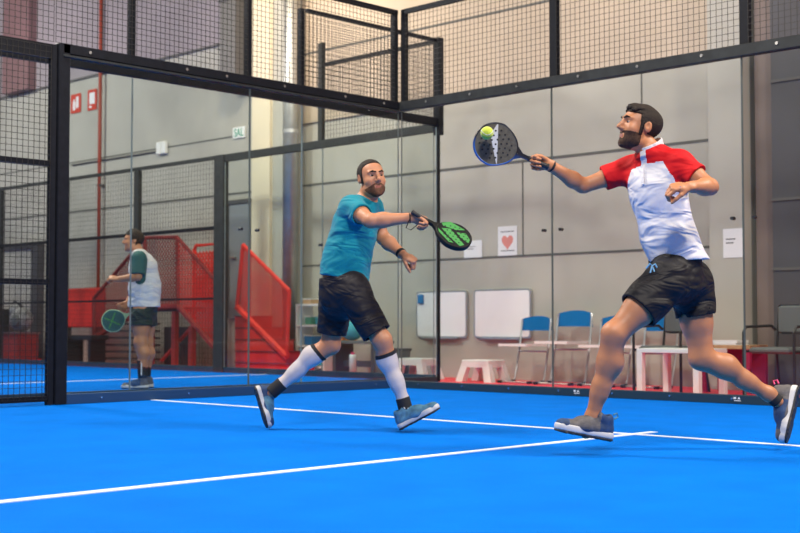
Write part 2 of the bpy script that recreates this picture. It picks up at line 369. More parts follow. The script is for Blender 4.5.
# painted lines
struct('floor_service_line', MB().box(.0, 10, -3.10, -3.05, 0, .004), 'line')
struct('floor_centre_line', MB().box(4.975, 5.025, -10, -2.85, 0, .0045), 'line')
struct('floor_neighbour_service_line', MB().box(-3.75, -3.70, -8.7, 1.3, 0, .004), 'line')
struct('floor_neighbour_centre_line', MB().box(-10, -3.5, -4.4, -4.35, 0, .0045), 'line')

# ---------------------------------------------------------------- hall fittings
pc = thing('steel_column', 'round grey steel column standing against the hall wall behind the stairs', 'column', (-4.301, 2.2, 0))
MB().tube([(0, 0, -.011), (0, 0, 8)], .11, 24).build('shaft', 'silver', pc, True)
MB().tube([(0, 0, -.011), (0, 0, .05)], .16, 24).build('base_plate', 'darkgrey', pc)
MB().tube([(.0, 0, 3.35), (.0, 0, 3.40)], .116, 24).build('band', 'alu', pc)
rp = thing('fire_pipe', 'thin red fire pipe running up the left part of the hall wall', 'pipe', (-9.530, 2.41, 0))
MB().tube([(0, 0, -.011), (0, 0, 8)], .032, 12).build('pipe', 'pipe', rp, True)
for z in (1.0, 3.0, 5.0): MB().box(-.045, .045, -.02, .088, z, z+.04).build('bracket', 'darkgrey', rp)
cx, cz = -5.577,4.594
du = thing('ventilation_duct', 'grey vertical ventilation duct high on the wall left of the cream pilaster', 'duct', (cx, 2.2, cz-.35))
MB().box(-.19, .19, -.14, .26, 0, 4, .01).build('duct', 'duct', du)
MB().box(-.205, .205, -.155, .265, 1.2, 1.24).build('flange', 'darkgrey', du)
# exit sign, extinguisher signs
def sign_plate(name, label, cat, u0, u1, z0, z1, y, m):
    t = thing(name, label, cat, ((u0+u1)/2, y, z0)); MB().box(-(u1-u0)/2, (u1-u0)/2, -.008, .0, 0, z1-z0).build('plate', m, t); return t
ex = thing('exit_sign', 'small white sign with green exit lettering high on the wall left of the cream pilaster', 'sign')
x0, z0 = -5.963,3.469
x1, z1 = -5.676,3.636
ex.location = ((x0+x1)/2, 2.495, z0); hw = (x1-x0)/2; hh = z1-z0
MB().box(-hw, hw, -.02, 0, 0, hh).build('plate', 'white', ex)
def text(s, size, m, parent, loc, rot=(math.pi/2, 0, 0), name='lettering', ext=.002, align='CENTER', sx=1):
    c = bpy.data.curves.new('txt', 'FONT'); c.body = s; c.size = size; c.extrude = ext; c.align_x = align; c.offset = size*.015
    o = bpy.data.objects.new('txt', c); COL.objects.link(o)
    dg = bpy.context.evaluated_depsgraph_get(); me = bpy.data.meshes.new_from_object(o.evaluated_get(dg))
    bpy.data.objects.remove(o); me.name = name
    n = bpy.data.objects.new(name, me); me.materials.clear(); me.materials.append(M[m]); COL.objects.link(n)
    n.parent = parent; n.location = loc; n.rotation_euler = rot; n.scale = (sx, 1, 1); return n
text('SAL', .17, 'green', ex, (0, -.021, hh*.16), sx=.8)
for nm, (xa, za), (xb, zb) in (('first', (-10.589,4.381), (-10.268,4.715)), ('second', (-10.036,4.370), (-9.757,4.729))):
    f = nm == 'first'
    t = thing('fire_sign', 'red and white fire extinguisher sign ' + ('left of the other, nearest the thick black post' if f else 'beside the red pipe'), 'sign', ((xa+xb)/2, 2.494, za), 0, None)
    w = (xb-xa)/2; h = zb-za
    MB().box(-w, w, -.012, 0, 0, h).build('plate', 'signred', t)
    g = MB()
    if f: g.box(-w*.55, -w*.05, -.015, -.0121, h*.15, h*.6).box(-w*.42, -w*.2, -.015, -.0121, h*.6, h*.72).box(w*.1, w*.6, -.015, -.0121, h*.25, h*.85)
    else: g.box(-w*.6, w*.6, -.015, -.0121, h*.3, h*.85).box(-w*.6, -w*.1, -.015, -.0121, h*.12, h*.22)
    g.build('pictogram', 'paper', t)
x0, z0 = -7.901,3.403
em = thing('emergency_light', 'small white twin emergency light box fed by a thin conduit on the left wall', 'lamp', (x0+.12, 2.495, z0))
MB().box(-.12, -.01, -.07, 0, 0, .2, .01).box(.01, .12, -.07, 0, 0, .2, .01).build('housing', 'white', em)
MB().tube([(-.12, -.02, .06), (-2.75, -.02, .06)], .012, 6).build('conduit', 'darkgrey', em)
# posters and paper
def poster(name, label, cat, a, b, y, heart=False, gm=None):
    t = thing(name, label, cat, ((a[0]+b[0])/2, y, a[1])); w = abs(b[0]-a[0])/2; h = b[1]-a[1]
    MB().box(-w, w, -.003, 0, 0, h).build('sheet', 'paper', t)
    if heart:
        pts = []
        for i in range(40):
            q = 2*math.pi*i/40; pts.append((w*.60*math.sin(q)**3, h*.47 + w*.042*(13*math.cos(q)-5*math.cos(2*q)-2*math.cos(3*q)-math.cos(4*q))))
        MB().prism(pts, 'y', -.0045, -.003).build('printed_heart', 'heart', t)
        g = MB()
        for z in (.80, .15): MB().box(-w*.7, w*.7, -.0045, -.003, h*z, h*(z+.03)).build('printed_line', 'greyp', t)
    else:
        g = MB()
        for k in range(2): MB().box(-w*.7, w*(.3 - .2*k), -.0045, -.003, h*(.62-.13*k), h*(.66-.13*k)).build('printed_line', 'greyp', t)
    return t
poster('heart_poster', 'white poster with a pale red heart on the back wall', 'poster', (-0.740,1.498), (-0.438,1.857), 2.493, True)
poster('paper_notice', 'white paper notice left of the heart poster, behind the green racket', 'notice', (-1.297,1.493), (-0.998,1.706), 2.493)
poster('paper_notice', 'white paper notice taped to the pale pillar right of the red and white player', 'notice', (2.539,1.345), (2.761,1.644), 2.198)
# whiteboards
def whiteboard(label, a, b, y, grp=None, magnet=False):
    x0, z0 = a; x1, z1 = b; w = (x1-x0)/2; h = z1-z0
    t = thing('whiteboard', label, 'whiteboard', ((x0+x1)/2, y, z0)); r = .035
    def rr(w, h, r, e):
        P = []
        for cx, cz, a0 in ((w-r, h-r-e, 0), (-w+r, h-r-e, 90), (-w+r, r+e, 180), (w-r, r+e, 270)):
            for k in range(5): q = math.radians(a0+k*22.5); P.append((cx+r*math.cos(q), cz+r*math.sin(q)))
        return P
    MB().prism(rr(w, h, r, 0), 'y', -.03, 0).build('frame', 'alu', t)
    MB().prism(rr(w-.02, h, r, .02), 'y', -.034, -.0301).build('board_surface', 'board', t)
    MB().box(-w*.7, w*.7, -.08, -.03, -.012, .004).build('pen_tray', 'alu', t)
    if magnet: MB().box(-w+.04, -w+.14, -.06, -.0345, h-.16, h-.04, .01).build('eraser', 'bluechair', t)
    return t
whiteboard('white dry-erase board left of the other one, nearest the cage corner', (-2.097,0.489), (-1.231,1.083), 2.493, magnet=True)
whiteboard('white dry-erase board right of the other, above the first folding chair', (-1.109,0.490), (-0.211,1.089), 2.493)
# step stools
def stool(label, x, y):
    t = thing('step_stool', label, 'stool', (x, y, -.012), 0, None)
    MB().box(-.21, .21, -.15, .15, .235, .255, .008).build('top', 'white', t)
    for s in (-1, 1):
        for q in (-1, 1):
            g = MB(); xi, xo = .10*s, .20*s; 
            V = [(xi, q*.145, .24), (xo, q*.145, .24), (xo, q*.09, .24), (xi, q*.09, .24), (.17*s, q*.185, 0), (.275*s, q*.185, 0), (.275*s, q*.10, 0), (.17*s, q*.10, 0)]
            g.add(V, [(0, 1, 2, 3), (7, 6, 5, 4), (0, 4, 5, 1), (1, 5, 6, 2), (2, 6, 7, 3), (3, 7, 4, 0)]); g.build('leg', 'white', t)
    MB().box(-.2, .2, -.155, -.14, .17, .237).box(-.2, .2, .14, .155, .17, .237).box(-.21, -.195, -.14, .14, .17, .237).box(.195, .21, -.14, .14, .17, .237).build('skirt', 'white', t)
stool('white plastic step stool on the red floor below the second whiteboard', -0.476, 1.9)
stool('white plastic step stool left of the cage corner post, below the first whiteboard', -1.534, 1.9)
# folding chairs
def folding_chair(label, x, y, rz=0, sc=1):
    t = thing('folding_chair', label, 'chair', (x, y, -.012), rz, 'blue chairs along the back wall')
    t.scale = (sc, sc, sc)
    g = MB(); n = 10; W2 = .215
    out = []
    for i in range(n+1):
        a = -1 + 2*i/n; out.append((a*W2, .235 + .035*(1-a*a) + 0, .60, .735 + .035*(1-a*a)))
    V = []; 
    for px, py, z0, z1 in out: V += [(px, py, z0), (px, py, z1), (px, py+.014, z1), (px, py+.014, z0)]
    F = [(0, 1, 2, 3), tuple(4*n + k for k in (3, 2, 1, 0))]
    for i in range(n):
        for k in range(4): F.append((4*i+k, 4*i+(k+1) % 4, 4*i+4+(k+1) % 4, 4*i+4+k))
    g.add(V, F).build('backrest', 'bluechair', t)
    MB().box(-.19, .19, -.2, .18, .428, .445, .006).build('seat', 'bluechair', t)
    MB().box(-.2, .2, -.215, -.2, .422, .450).box(-.205, -.19, -.2, .17, .425, .448).box(.19, .205, -.2, .17, .422, .450).build('seat_rim', 'white', t)
    for s in (-1, 1):
        MB().tube([(s*.215, -.17, .014), (s*.215, .07, .014), (s*.215, .10, .04), (s*.213, .20, .46), (s*.212, .235, .70), (s*.205, .24, .735)], .0125, 8).build('leg', 'alu', t)
        MB().box(s*.215-.02, s*.215+.02, -.20, -.14, 0, .03, .005).build('foot', 'blackp', t)
        MB().box(s*.215-.02, s*.215+.02, .03, .09, 0, .03, .005).build('foot', 'blackp', t)
    MB().tube([(-.213, .165, .36), (.213, .165, .36)], .009, 8).build('crossbar', 'alu', t)
    MB().tube([(-.215, -.15, .014), (.215, -.15, .014)], .009, 8).build('crossbar', 'alu', t)
    return t
folding_chair('leftmost blue folding chair, overlapping the corner of the second whiteboard', 0.070, 1.98)
folding_chair('blue folding chair second from the left, just right of the glass joint', 0.645, 1.95, .05, 1.08)
folding_chair('blue folding chair third from the left, half hidden by the runner\'s front leg', 1.203, 1.98)
folding_chair('blue folding chair fourth from the left, seen between the runner\'s legs', 1.770, 1.98, -.05)
# arm chairs
def armchair(label, x, y, rz):
    t = thing('armchair', label, 'chair', (x, y, -.012), rz)
    MB().box(-.23, .23, -.24, .22, .40, .46, .02).build('seat', 'greyp', t)
    MB().box(-.21, .21, .20, .26, .58, .86, .025).build('backrest', 'greyp', t)
    for s in (-1, 1):
        MB().tube([(s*.27, -.25, 0), (s*.27, -.25, .60), (s*.27, -.21, .65), (s*.27, .20, .66), (s*.25, .24, .62)], .014, 8).build('arm', 'blackp', t)
        MB().tube([(s*.25, .30, 0), (s*.23, .22, .42), (s*.21, .25, .84)], .013, 8).build('leg', 'blackp', t)
        MB().tube([(s*.27, -.25, .42), (s*.25, .24, .42)], .012, 8).build('seat_rail', 'blackp', t)
    return t
armchair('black framed armchair behind the white table, between the runner\'s legs', 2.395, 1.42, 0)
armchair('black framed armchair with grey backrest at the right edge, before the dark wall', 3.573, 1.50, -.1)
def table(name, label, x, y, w, dep, h, top, side, lw=.045, panel=False):
    t = thing(name, label, 'table', (x, y, -.012))
    MB().box(-w/2, w/2, -dep/2, dep/2, h-.04, h, .004).build('tabletop', top, t)
    if panel:
        MB().box(-w/2+.01, w/2-.01, dep/2-.04, dep/2-.02, .12, h-.04).build('back_panel', side, t)
    for s in (-1, 1):
        for q in (-1, 1):
            MB().box(s*(w/2-lw/2)-lw/2, s*(w/2-lw/2)+lw/2, q*(dep/2-lw/2)-lw/2, q*(dep/2-lw/2)+lw/2, 0, h-.04, .003).build('leg', side if panel else top, t)
    return t
table('side_table', 'small square white table standing behind the trailing leg of the runner', 2.939, .75, .66, .5, .45, 'white', 'white', .06)
table('wooden_table', 'low wooden table with dark red sides at the foot of the pale pillar', 2.851, 1.85, .54, .36, .47, 'wood', 'magenta', .05, True)
pb = thing('paper_stack', 'stack of white sheets lying on the wooden table by the pillar', 'paper', (2.847, 1.8, .459))
MB().box(-.2, .12, -.12, .12, 0, .02).box(-.18, .13, -.11, .11, .0201, .045).build('sheets', 'paper', pb)
# shelf and clutter beyond the neighbouring corner
sh = thing('shelf_unit', 'low white open shelf unit against the wall left of the teal player\'s legs', 'shelf', (-3.714, 2.2, -.012))
MB().box(-.29, -.265, -.15, .15, 0, .95).box(.265, .29, -.15, .15, 0, .95).build('side_panel', 'white', sh)
for z in (.08, .36, .64, .925): MB().box(-.265, .265, -.15, .15, z, z+.025).build('shelf', 'white', sh)
for i, (x, z, m, l, w, h) in enumerate(((-.12, .945, 'wood', 'cream lidded box on top of the white shelf unit', .16, .06), (-.1, .665, 'green', 'green box on the upper shelf of the white unit', .12, .1), (.12, .665, 'turq', 'turquoise folded towel on the upper shelf of the white unit', .14, .08), (-.1, .385, 'bluechair', 'blue box on the middle shelf of the white unit', .15, .12), (.13, .105, 'turq', 'turquoise box on the bottom shelf of the white unit', .15, .13))):
    t = thing('storage_box', l, 'box', (-3.714+x, 2.2, z-.006), 0, 'boxes on the white shelf unit')
    MB().box(-w/2, w/2, -.1, .1, 0, h, .008).build('box', m, t)
    MB().box(-w/2-.005, w/2+.005, -.105, .105, h, h+.012).build('lid', 'white' if i != 2 else 'turq', t)
bn = thing('bench', 'long dark bench seen through the glass between the teal player\'s legs', 'bench', (-2.636, 2.0, -.012))
MB().box(-.42, .42, -.18, .18, .42, .46, .006).build('seat', 'greyp', bn)
for s in (-1, 1): MB().box(s*.36-.03, s*.36+.03, -.16, .16, 0, .42).build('leg', 'darkgrey', bn)
MB().box(-.33, .33, -.02, .02, .12, .2).build('stretcher', 'darkgrey', bn)
tb = thing('duffel_bag', 'turquoise bag slumped on the dark bench between the teal player\'s legs', 'bag', (-2.773, 1.95, .449))
MB().ell((0, 0, .13), (.17, .14, .13)).build('body', 'turq', tb, True)
MB().tube([(-.1, 0, .2), (-.07, 0, .30), (.07, 0, .30), (.1, 0, .2)], .012, 8).build('strap', 'turq', tb)
tc_ = thing('training_cone', 'small orange cone peeking above the turquoise bag', 'cone', (-3.042, 2.12, .449))
MB().tube([(0, 0, .0), (0, 0, .42)], .07, 16, .012).build('cone', 'orange', tc_, True)
MB().box(-.09, .09, -.06, .09, 0, .02).build('base', 'orange', tc_)
bt = thing('water_bottle', 'pale pink bottle standing on the floor below the turquoise bag', 'bottle', (-2.385, 1.6, -.012))
MB().tube([(0, 0, 0), (0, 0, .24), (0, 0, .29)], .045, 14).build('bottle', 'paper', bt, True)
MB().tube([(0, 0, .29), (0, 0, .32)], .02, 12).build('cap', 'pinkmark', bt)
pt = thing('planter', 'small dark planter box left of the step stool at the corner', 'planter', (-1.987, 1.9, -.012))
MB().prism([(-.15, 0), (.15, 0), (.19, .34), (-.19, .34)], 'y', -.14, .14).build('pot', 'greyp', pt)
MB().box(-.2, .2, -.15, .15, .34, .37).build('rim', 'darkgrey', pt)

# ---------------------------------------------------------------- red stairs and platform
def perf_panel(corners, y, hole, pitch, th=.006):
    """perforated sheet inside a convex polygon of (x, z): a real lattice of bars"""
    mb = MB(); xs = [c[0] for c in corners]; zs = [c[1] for c in corners]; n = len(corners)
    def clip(a, b):
        p0 = Vector(a); dv = Vector(b)-p0; t0, t1 = 0, 1
        for i in range(n):
            A = Vector(corners[i]); B = Vector(corners[(i+1) % n]); e = B-A; nrm = Vector((-e.y, e.x))
            num = nrm.dot(p0-A); den = nrm.dot(dv)
            if abs(den) < 1e-9:
                if num < 0: return None
                continue
            t = -num/den
            if den > 0: t0 = max(t0, t)
            else: t1 = min(t1, t)
        return (p0+dv*t0, p0+dv*t1) if t1 > t0 else None
    bar = (pitch-hole)/2
    D = max(xs)-min(xs)+max(zs)-min(zs)
    k = min(xs)-D
    while k < max(xs)+D:
        for sgn in (1, -1):
            r = clip((k, min(zs)), (k+sgn*D, min(zs)+D))
            if r:
                a, b = r; d_ = (b-a).normalized(); nn = Vector((-d_.y, d_.x))*bar
                yy = y + (0 if sgn > 0 else th*1.02)
                V = [(p.x, q, p.y) for q in (yy, yy+th) for p in (a-nn, b-nn, b+nn, a+nn)]
                mb.add(V, [(3, 2, 1, 0), (4, 5, 6, 7), (0, 1, 5, 4), (1, 2, 6, 5), (2, 3, 7, 6), (3, 0, 4, 7)])
        k += pitch*1.414
    return mb
def ccw(P):
    a = sum(P[i][0]*P[(i+1) % len(P)][1]-P[(i+1) % len(P)][0]*P[i][1] for i in range(len(P)))
    return P if a > 0 else P[::-1]
ys = 1.62
st = thing('red_staircase', 'bright red metal stairs with perforated side panel descending to the right', 'stairs', (-4.211, ys, -.011))
inv5 = Matrix.Translation((-(-4.211), -ys, .011))
def rs(o): o.matrix_parent_inverse = inv5; return o
A = (-4.630,1.762); B = (-3.637,1.104); C_ = (-3.683,0.224); D_ = (-4.756,0.901)
rs(perf_panel(ccw([A, B, C_, D_]), ys, .024, .036).build('perforated_panel', 'red', st))
def bar2(p, q, y, r): return MB().tube([(p[0], y, p[1]), (q[0], y, q[1])], r, 6)
rs(bar2(A, B, ys, .032).build('handrail', 'red', st)); rs(bar2(D_, C_, ys, .045).build('stringer', 'red', st))
rs(bar2(B, C_, ys, .025).build('newel_post', 'red', st)); rs(bar2(A, D_, ys, .028).build('newel_post', 'red', st))
x_l = -4.869; x_r = -3.565
steps = [.76, .60, .44, .28, .12]
x_tops = [-4.470, -4.232, -3.999, -3.770, -3.565]
for i, (zt, xr) in enumerate(zip(steps, x_tops)):
    rs(MB().box(x_l, xr, ys+.05+.004*i, 2.02-.004*i, zt-.16+.002, zt, .004).build('tread', 'red', st))
    rs(MB().box(x_l, xr+.015, ys+.045, 2.03, zt, zt+.018).build('nosing', 'darkred', st))
# landing platform further left
pl = thing('stair_platform', 'dark red raised platform with perforated railings and steps behind the third player', 'platform', (-6.855, 1.8, -.011))
inv6 = Matrix.Translation((-(-6.855), -1.8, .011))
def ps(o): o.matrix_parent_inverse = inv6; return o
yp = 1.75
E1 = (-8.607,1.082); E2 = (-7.193,1.985); E3 = (-6.362,1.961); E4 = (-5.383,1.267); E5 = (-5.373,0.291); E6 = (-6.324,0.931); E7 = (-7.149,0.909); E8 = (-8.595,0.438)
ps(perf_panel(ccw([E2, E3, E6, E7]), yp, .036, .052).build('perforated_panel', 'darkred', pl))
ps(perf_panel(ccw([E1, E2, E7, E8]), yp, .036, .052).build('perforated_panel', 'darkred', pl))
ps(perf_panel(ccw([E3, E4, E5, E6]), yp, .034, .050).build('perforated_panel', 'red', pl))
for a, b in ((E1, E2), (E2, E3), (E3, E4)): ps(bar2(a, b, yp, .03).build('handrail', 'darkred', pl))
for a, b in ((E7, E6), (E6, E5), (E8, E7)): ps(bar2(a, b, yp, .045).build('stringer', 'darkred', pl))
for a, b in ((E2, E7), (E3, E6), (E1, E8)): ps(bar2(a, b, yp, .028).build('railing_post', 'darkred', pl))
zd = E6[1]
ps(MB().box(E7[0]-.1, E6[0]+.2, yp+.03, 2.1, zd-.08, zd-.02).build('deck', 'darkgrey', pl))
for u in (-7.065, -6.444, -6.021): ps(MB().box(u-.04, u+.04, yp, yp+.08, -.011, zd-.08 if u < E6[0] else zd-.3).build('support_post', 'darkred', pl))
ps(MB().tube([(-6.907, yp+.12, .1), (-6.046, yp+.12, zd-.25)], .03, 6).build('brace', 'darkred', pl))
ps(MB().box(-6.966, -6.352, 1.95, 2.1, -.011, .62, .01).build('storage_crate', 'blackp', pl))
for k in range(6):
    z = .10+.11*k; x1_ = -7.251; x0_ = -8.627 + .12*k
    ps(MB().box(x0_, x1_, yp+.03, 2.1-.003*k, z, z+.03).build('tread', 'darkgrey', pl))
rp2 = thing('red_railing', 'bright red guard rail section standing between the platform and the steel post', 'railing', (-6.370, 2.3, -.011))
xa = -6.673-(-6.370); xb = -5.976-(-6.370)
MB().tube([(xa, 0, .011), (xa, 0, 1.82), (xa+.05, 0, 1.88), (xb, 0, 1.88), (xb, 0, .011)], .03, 8).build('frame', 'red', rp2)
g = perf_panel(ccw([(xa+.03, 1.0), (xb-.03, 1.0), (xb-.03, 1.78), (xa+.03, 1.78)]), -.005, .03, .06); g.build('perforated_panel', 'red', rp2)
rb = thing('red_barrier', 'solid bright red barrier panel on legs just right of the thick black post', 'barrier', (-9.277, 2.0, -.011))
xa = -9.997-(-9.277); xb = -8.676-(-9.277)
MB().box(xa, xb, -.03, .03, .62, 1.27, .02).build('panel', 'red', rb)
for s in (xa+.15, xb-.2): MB().box(s-.03, s+.03, -.08, .08, 0, .62).build('leg', 'darkgrey', rb)
bd = thing('red_bench', 'low black topped bench with a red base in front of the red barrier', 'bench', (-8.522, 1.55, -.011))
MB().box(-.42, .42, -.16, .16, .42, .5, .01).build('seat', 'blackp', bd)
MB().box(-.36, -.29, -.14, .14, .06, .42).box(.29, .36, -.14, .14, .06, .42).build('leg', 'blackp', bd)
MB().box(-.48, .48, -.17, .17, 0, .06).build('base', 'red', bd)
# things behind the wire mesh at the left edge
lp = thing('roller_door', 'pale closed roller door with dark frame behind the left wire mesh', 'door', (-12.489, 2.4, -.011))
xa = -13.246-(-12.489); xb = -11.658-(-12.489)
MB().box(xa, xb, .0, .08, 0, 2.05).build('curtain', 'pillar', lp)
MB().box(xb, xb+.22, -.05, .09, 0, 2.12).box(xa, xb, -.05, .09, 2.05, 2.12).build('frame', 'darkgrey', lp)
bx = thing('maroon_box', 'dark red box on the floor behind the left wire mesh, under the grey bag', 'box', (-11.296, 1.9, -.011))
MB().box(-.38, .38, -.2, .2, .06, .5, .01).build('body', 'darkred', bx)
MB().box(-.42, .42, -.23, .23, 0, .06).build('base', 'red', bx)
MB().box(-.4, .4, -.215, .215, .5, .53).build('lid', 'maroon', bx)
bg = thing('sports_bag', 'bulky grey sports bag resting on the dark red box behind the mesh', 'bag', (-11.226, 1.9, .519))
MB().ell((0.05, 0, .22), (.28, .17, .22)).ell((-.1, 0, .38), (.16, .13, .14)).build('body', 'bag', bg, True)
MB().tube([(-.25, -.02, .15), (-.3, -.02, .4), (-.15, -.02, .55), (.1, -.02, .45)], .02, 8).build('strap', 'blackp', bg)
MB().ell((.12, -.15, .2), (.12, .05, .12)).build('pocket', 'greyp', bg, True)
bs = thing('black_speaker', 'tall black box standing at the far left edge behind the mesh', 'speaker', (-12.381, 2.1, -.011))
MB().box(-.18, .18, -.15, .15, 0, .95, .015).build('cabinet', 'blackp', bs)
MB().box(-.15, .15, -.16, -.15, .1, .85).build('grille', 'greyp', bs)

# ---------------------------------------------------------------- sculpting by signed distance
class Field:
    def __init__(s, lo, hi, h):
        s.lo = np.array(lo, float); s.h = h; s.n = np.ceil((np.array(hi)-s.lo)/h).astype(int)+1
        s.a = np.full(s.n, 1.0, np.float32)
    def sl(s, bb, m):
        a = np.clip(np.floor((np.array(bb[0])-m-s.lo)/s.h).astype(int), 0, s.n-1); b = np.clip(np.ceil((np.array(bb[1])+m-s.lo)/s.h).astype(int)+1, 1, s.n)
        X = [(s.lo[k]+s.h*np.arange(a[k], b[k])).astype(np.float32) for k in range(3)]
        return (slice(a[0], b[0]), slice(a[1], b[1]), slice(a[2], b[2])), np.meshgrid(*X, indexing='ij')
    def op(s, prim, k=.01, mode='add'):
        bb, fn = prim; sl, P = s.sl(bb, k+3*s.h); d = fn(P); A = s.a[sl]
        if mode == 'add': h = np.maximum(k-np.abs(A-d), 0)/k; s.a[sl] = np.minimum(A, d)-h*h*k*.25
        elif mode == 'sub': d = -d; h = np.maximum(k-np.abs(A-d), 0)/k; s.a[sl] = np.maximum(A, d)+h*h*k*.25
        return s
    def mesh(s, name, mats, parent=None, matfn=None):
        a = s.a; S = a < 0
        c = np.zeros(tuple(s.n-1), np.uint8)
        for i in (0, 1):
            for j in (0, 1):
                for k in (0, 1): c += S[i:s.n[0]-1+i, j:s.n[1]-1+j, k:s.n[2]-1+k]
        act = np.argwhere((c > 0) & (c < 8)); idx = np.full(tuple(s.n-1), -1, np.int32); idx[tuple(act.T)] = np.arange(len(act))
        acc = np.zeros((len(act), 3)); cnt = np.zeros(len(act))
        for ax in range(3):
            o = [k for k in range(3) if k != ax]
            for p in (0, 1):
                for q in (0, 1):
                    e0 = np.zeros(3, int); e0[o[0]] = p; e0[o[1]] = q; e1 = e0.copy(); e1[ax] = 1
                    v0 = a[tuple((act+e0).T)]; v1 = a[tuple((act+e1).T)]; m = (v0 < 0) != (v1 < 0)
                    t = np.where(m, v0/np.where(m, v0-v1, 1), 0); pos = act+e0+t[:, None]*(e1-e0); acc[m] += pos[m]; cnt[m] += 1
        V = s.lo+s.h*acc/cnt[:, None]; Q = []
        for ax in range(3):
            o = [k for k in range(3) if k != ax]
            A0 = [slice(None)]*3; A1 = [slice(None)]*3; A0[ax] = slice(0, -1); A1[ax] = slice(1, None)
            s0 = S[tuple(A0)]; s1 = S[tuple(A1)]; ch = np.argwhere(s0 != s1)
            ok = (ch[:, o[0]] > 0) & (ch[:, o[1]] > 0) & (ch[:, o[0]] < s.n[o[0]]-1) & (ch[:, o[1]] < s.n[o[1]]-1); ch = ch[ok]
            u = np.zeros(3, int); u[o[0]] = 1; w = np.zeros(3, int); w[o[1]] = 1
            q = np.stack([idx[tuple((ch-u-w).T)], idx[tuple((ch-w).T)], idx[tuple(ch.T)], idx[tuple((ch-u).T)]], 1)
            ins = s0[tuple(ch.T)]; flip = ins if ax != 1 else ~ins
            q = np.where(flip[:, None], q, q[:, ::-1]); Q.append(q)
        Q = np.concatenate(Q)
        me = bpy.data.meshes.new(name); me.vertices.add(len(V)); me.vertices.foreach_set('co', V.astype(np.float32).ravel())
        me.loops.add(len(Q)*4); me.loops.foreach_set('vertex_index', Q.astype(np.int32).ravel())
        me.polygons.add(len(Q)); me.polygons.foreach_set('loop_start', np.arange(0, len(Q)*4, 4, dtype=np.int32))
        me.polygons.foreach_set('use_smooth', np.ones(len(Q), bool))
        for m in mats: me.materials.append(M[m])
        if matfn is not None:
            cen = V[Q].mean(1); me.polygons.foreach_set('material_index', matfn(cen).astype(np.int32))
        me.update(calc_edges=True); me.validate()
        o = bpy.data.objects.new(name, me); COL.objects.link(o)
        if parent: o.parent = parent
        return o
def V3(p): return np.array(p, float)
def nrm(v): v = V3(v); return v/np.linalg.norm(v)
def cone(a, b, ra, rb, n=None, s=1., clips=(), wr=0, seed=0):
    """tapered capsule, optionally flattened by s along n, clipped by half spaces (point, normal)"""
    a = V3(a); b = V3(b); R = max(ra, rb)*max(1, 1)
    if n is not None: n = nrm(n)
    def fn(P):
        X = [P[k]-np.float32(a[k]) for k in range(3)]; ba = b-a
        if n is not None:
            dn = (X[0]*n[0]+X[1]*n[1]+X[2]*n[2])*(s-1); X = [X[k]+dn*np.float32(n[k]) for k in range(3)]; ba = ba+n*(ba@n)*(s-1)
        L = max(ba@ba, 1e-12); t = np.clip((X[0]*ba[0]+X[1]*ba[1]+X[2]*ba[2])/L, 0, 1)
        d = np.sqrt((X[0]-t*ba[0])**2+(X[1]-t*ba[1])**2+(X[2]-t*ba[2])**2)-(ra+(rb-ra)*t)
        if s > 1: d = d/((1+s)/2)
        if wr: d = d+wrinkle(P, wr, seed)
        for p, q in clips:
            q = nrm(q); p = V3(p); d = np.maximum(d, (P[0]-p[0])*q[0]+(P[1]-p[1])*q[1]+(P[2]-p[2])*q[2])
        return d.astype(np.float32)
    E = R*(1 if s >= 1 else 1/s)
    return ((np.minimum(a-E, b-E), np.maximum(a+E, b+E)), fn)
def wrinkle(P, amp, seed):
    r = np.random.RandomState(seed); d = 0
    for i in range(5):
        k = r.normal(size=3); k = k/np.linalg.norm(k)*r.uniform(28, 60); ph = r.uniform(0, 6.28); w = r.normal(size=3)*14
        d = d+np.sin(P[0]*k[0]+P[1]*k[1]+P[2]*k[2]+ph+1.6*np.sin(P[0]*w[0]+P[1]*w[1]+P[2]*w[2]))
    return np.float32(amp/2.5)*d
def ball(c, r, **k): return cone(c, c+np.array([0, 0, 1e-5]), r, r, **k)
class Frame:
    """local axes: x = the figure's right, y = forward, z = up"""
    def __init__(s, o, fwd, up=(0, 0, 1)):
        s.o = V3(o); s.y = nrm(fwd); u = V3(up); s.x = nrm(np.cross(s.y, u)); s.z = np.cross(s.x, s.y)
    def __call__(s, p): return s.o+s.x*p[0]+s.y*p[1]+s.z*p[2]
    def inv(s, P): Q = P-s.o; return np.stack([Q@s.x, Q@s.y, Q@s.z], -1)
def ellp(F, c, r):
    c = F(c); A = np.stack([F.x/r[0], F.y/r[1], F.z/r[2]]); R = max(r)
    def fn(P):
        X = [P[k]-np.float32(c[k]) for k in range(3)]
        q = [A[i, 0]*X[0]+A[i, 1]*X[1]+A[i, 2]*X[2] for i in range(3)]
        l = np.sqrt(q[0]**2+q[1]**2+q[2]**2); l2 = np.sqrt((q[0]/r[0])**2+(q[1]/r[1])**2+(q[2]/r[2])**2)+1e-6
        return (l*(l-1)/l2).astype(np.float32)
    return ((c-R, c+R), fn)
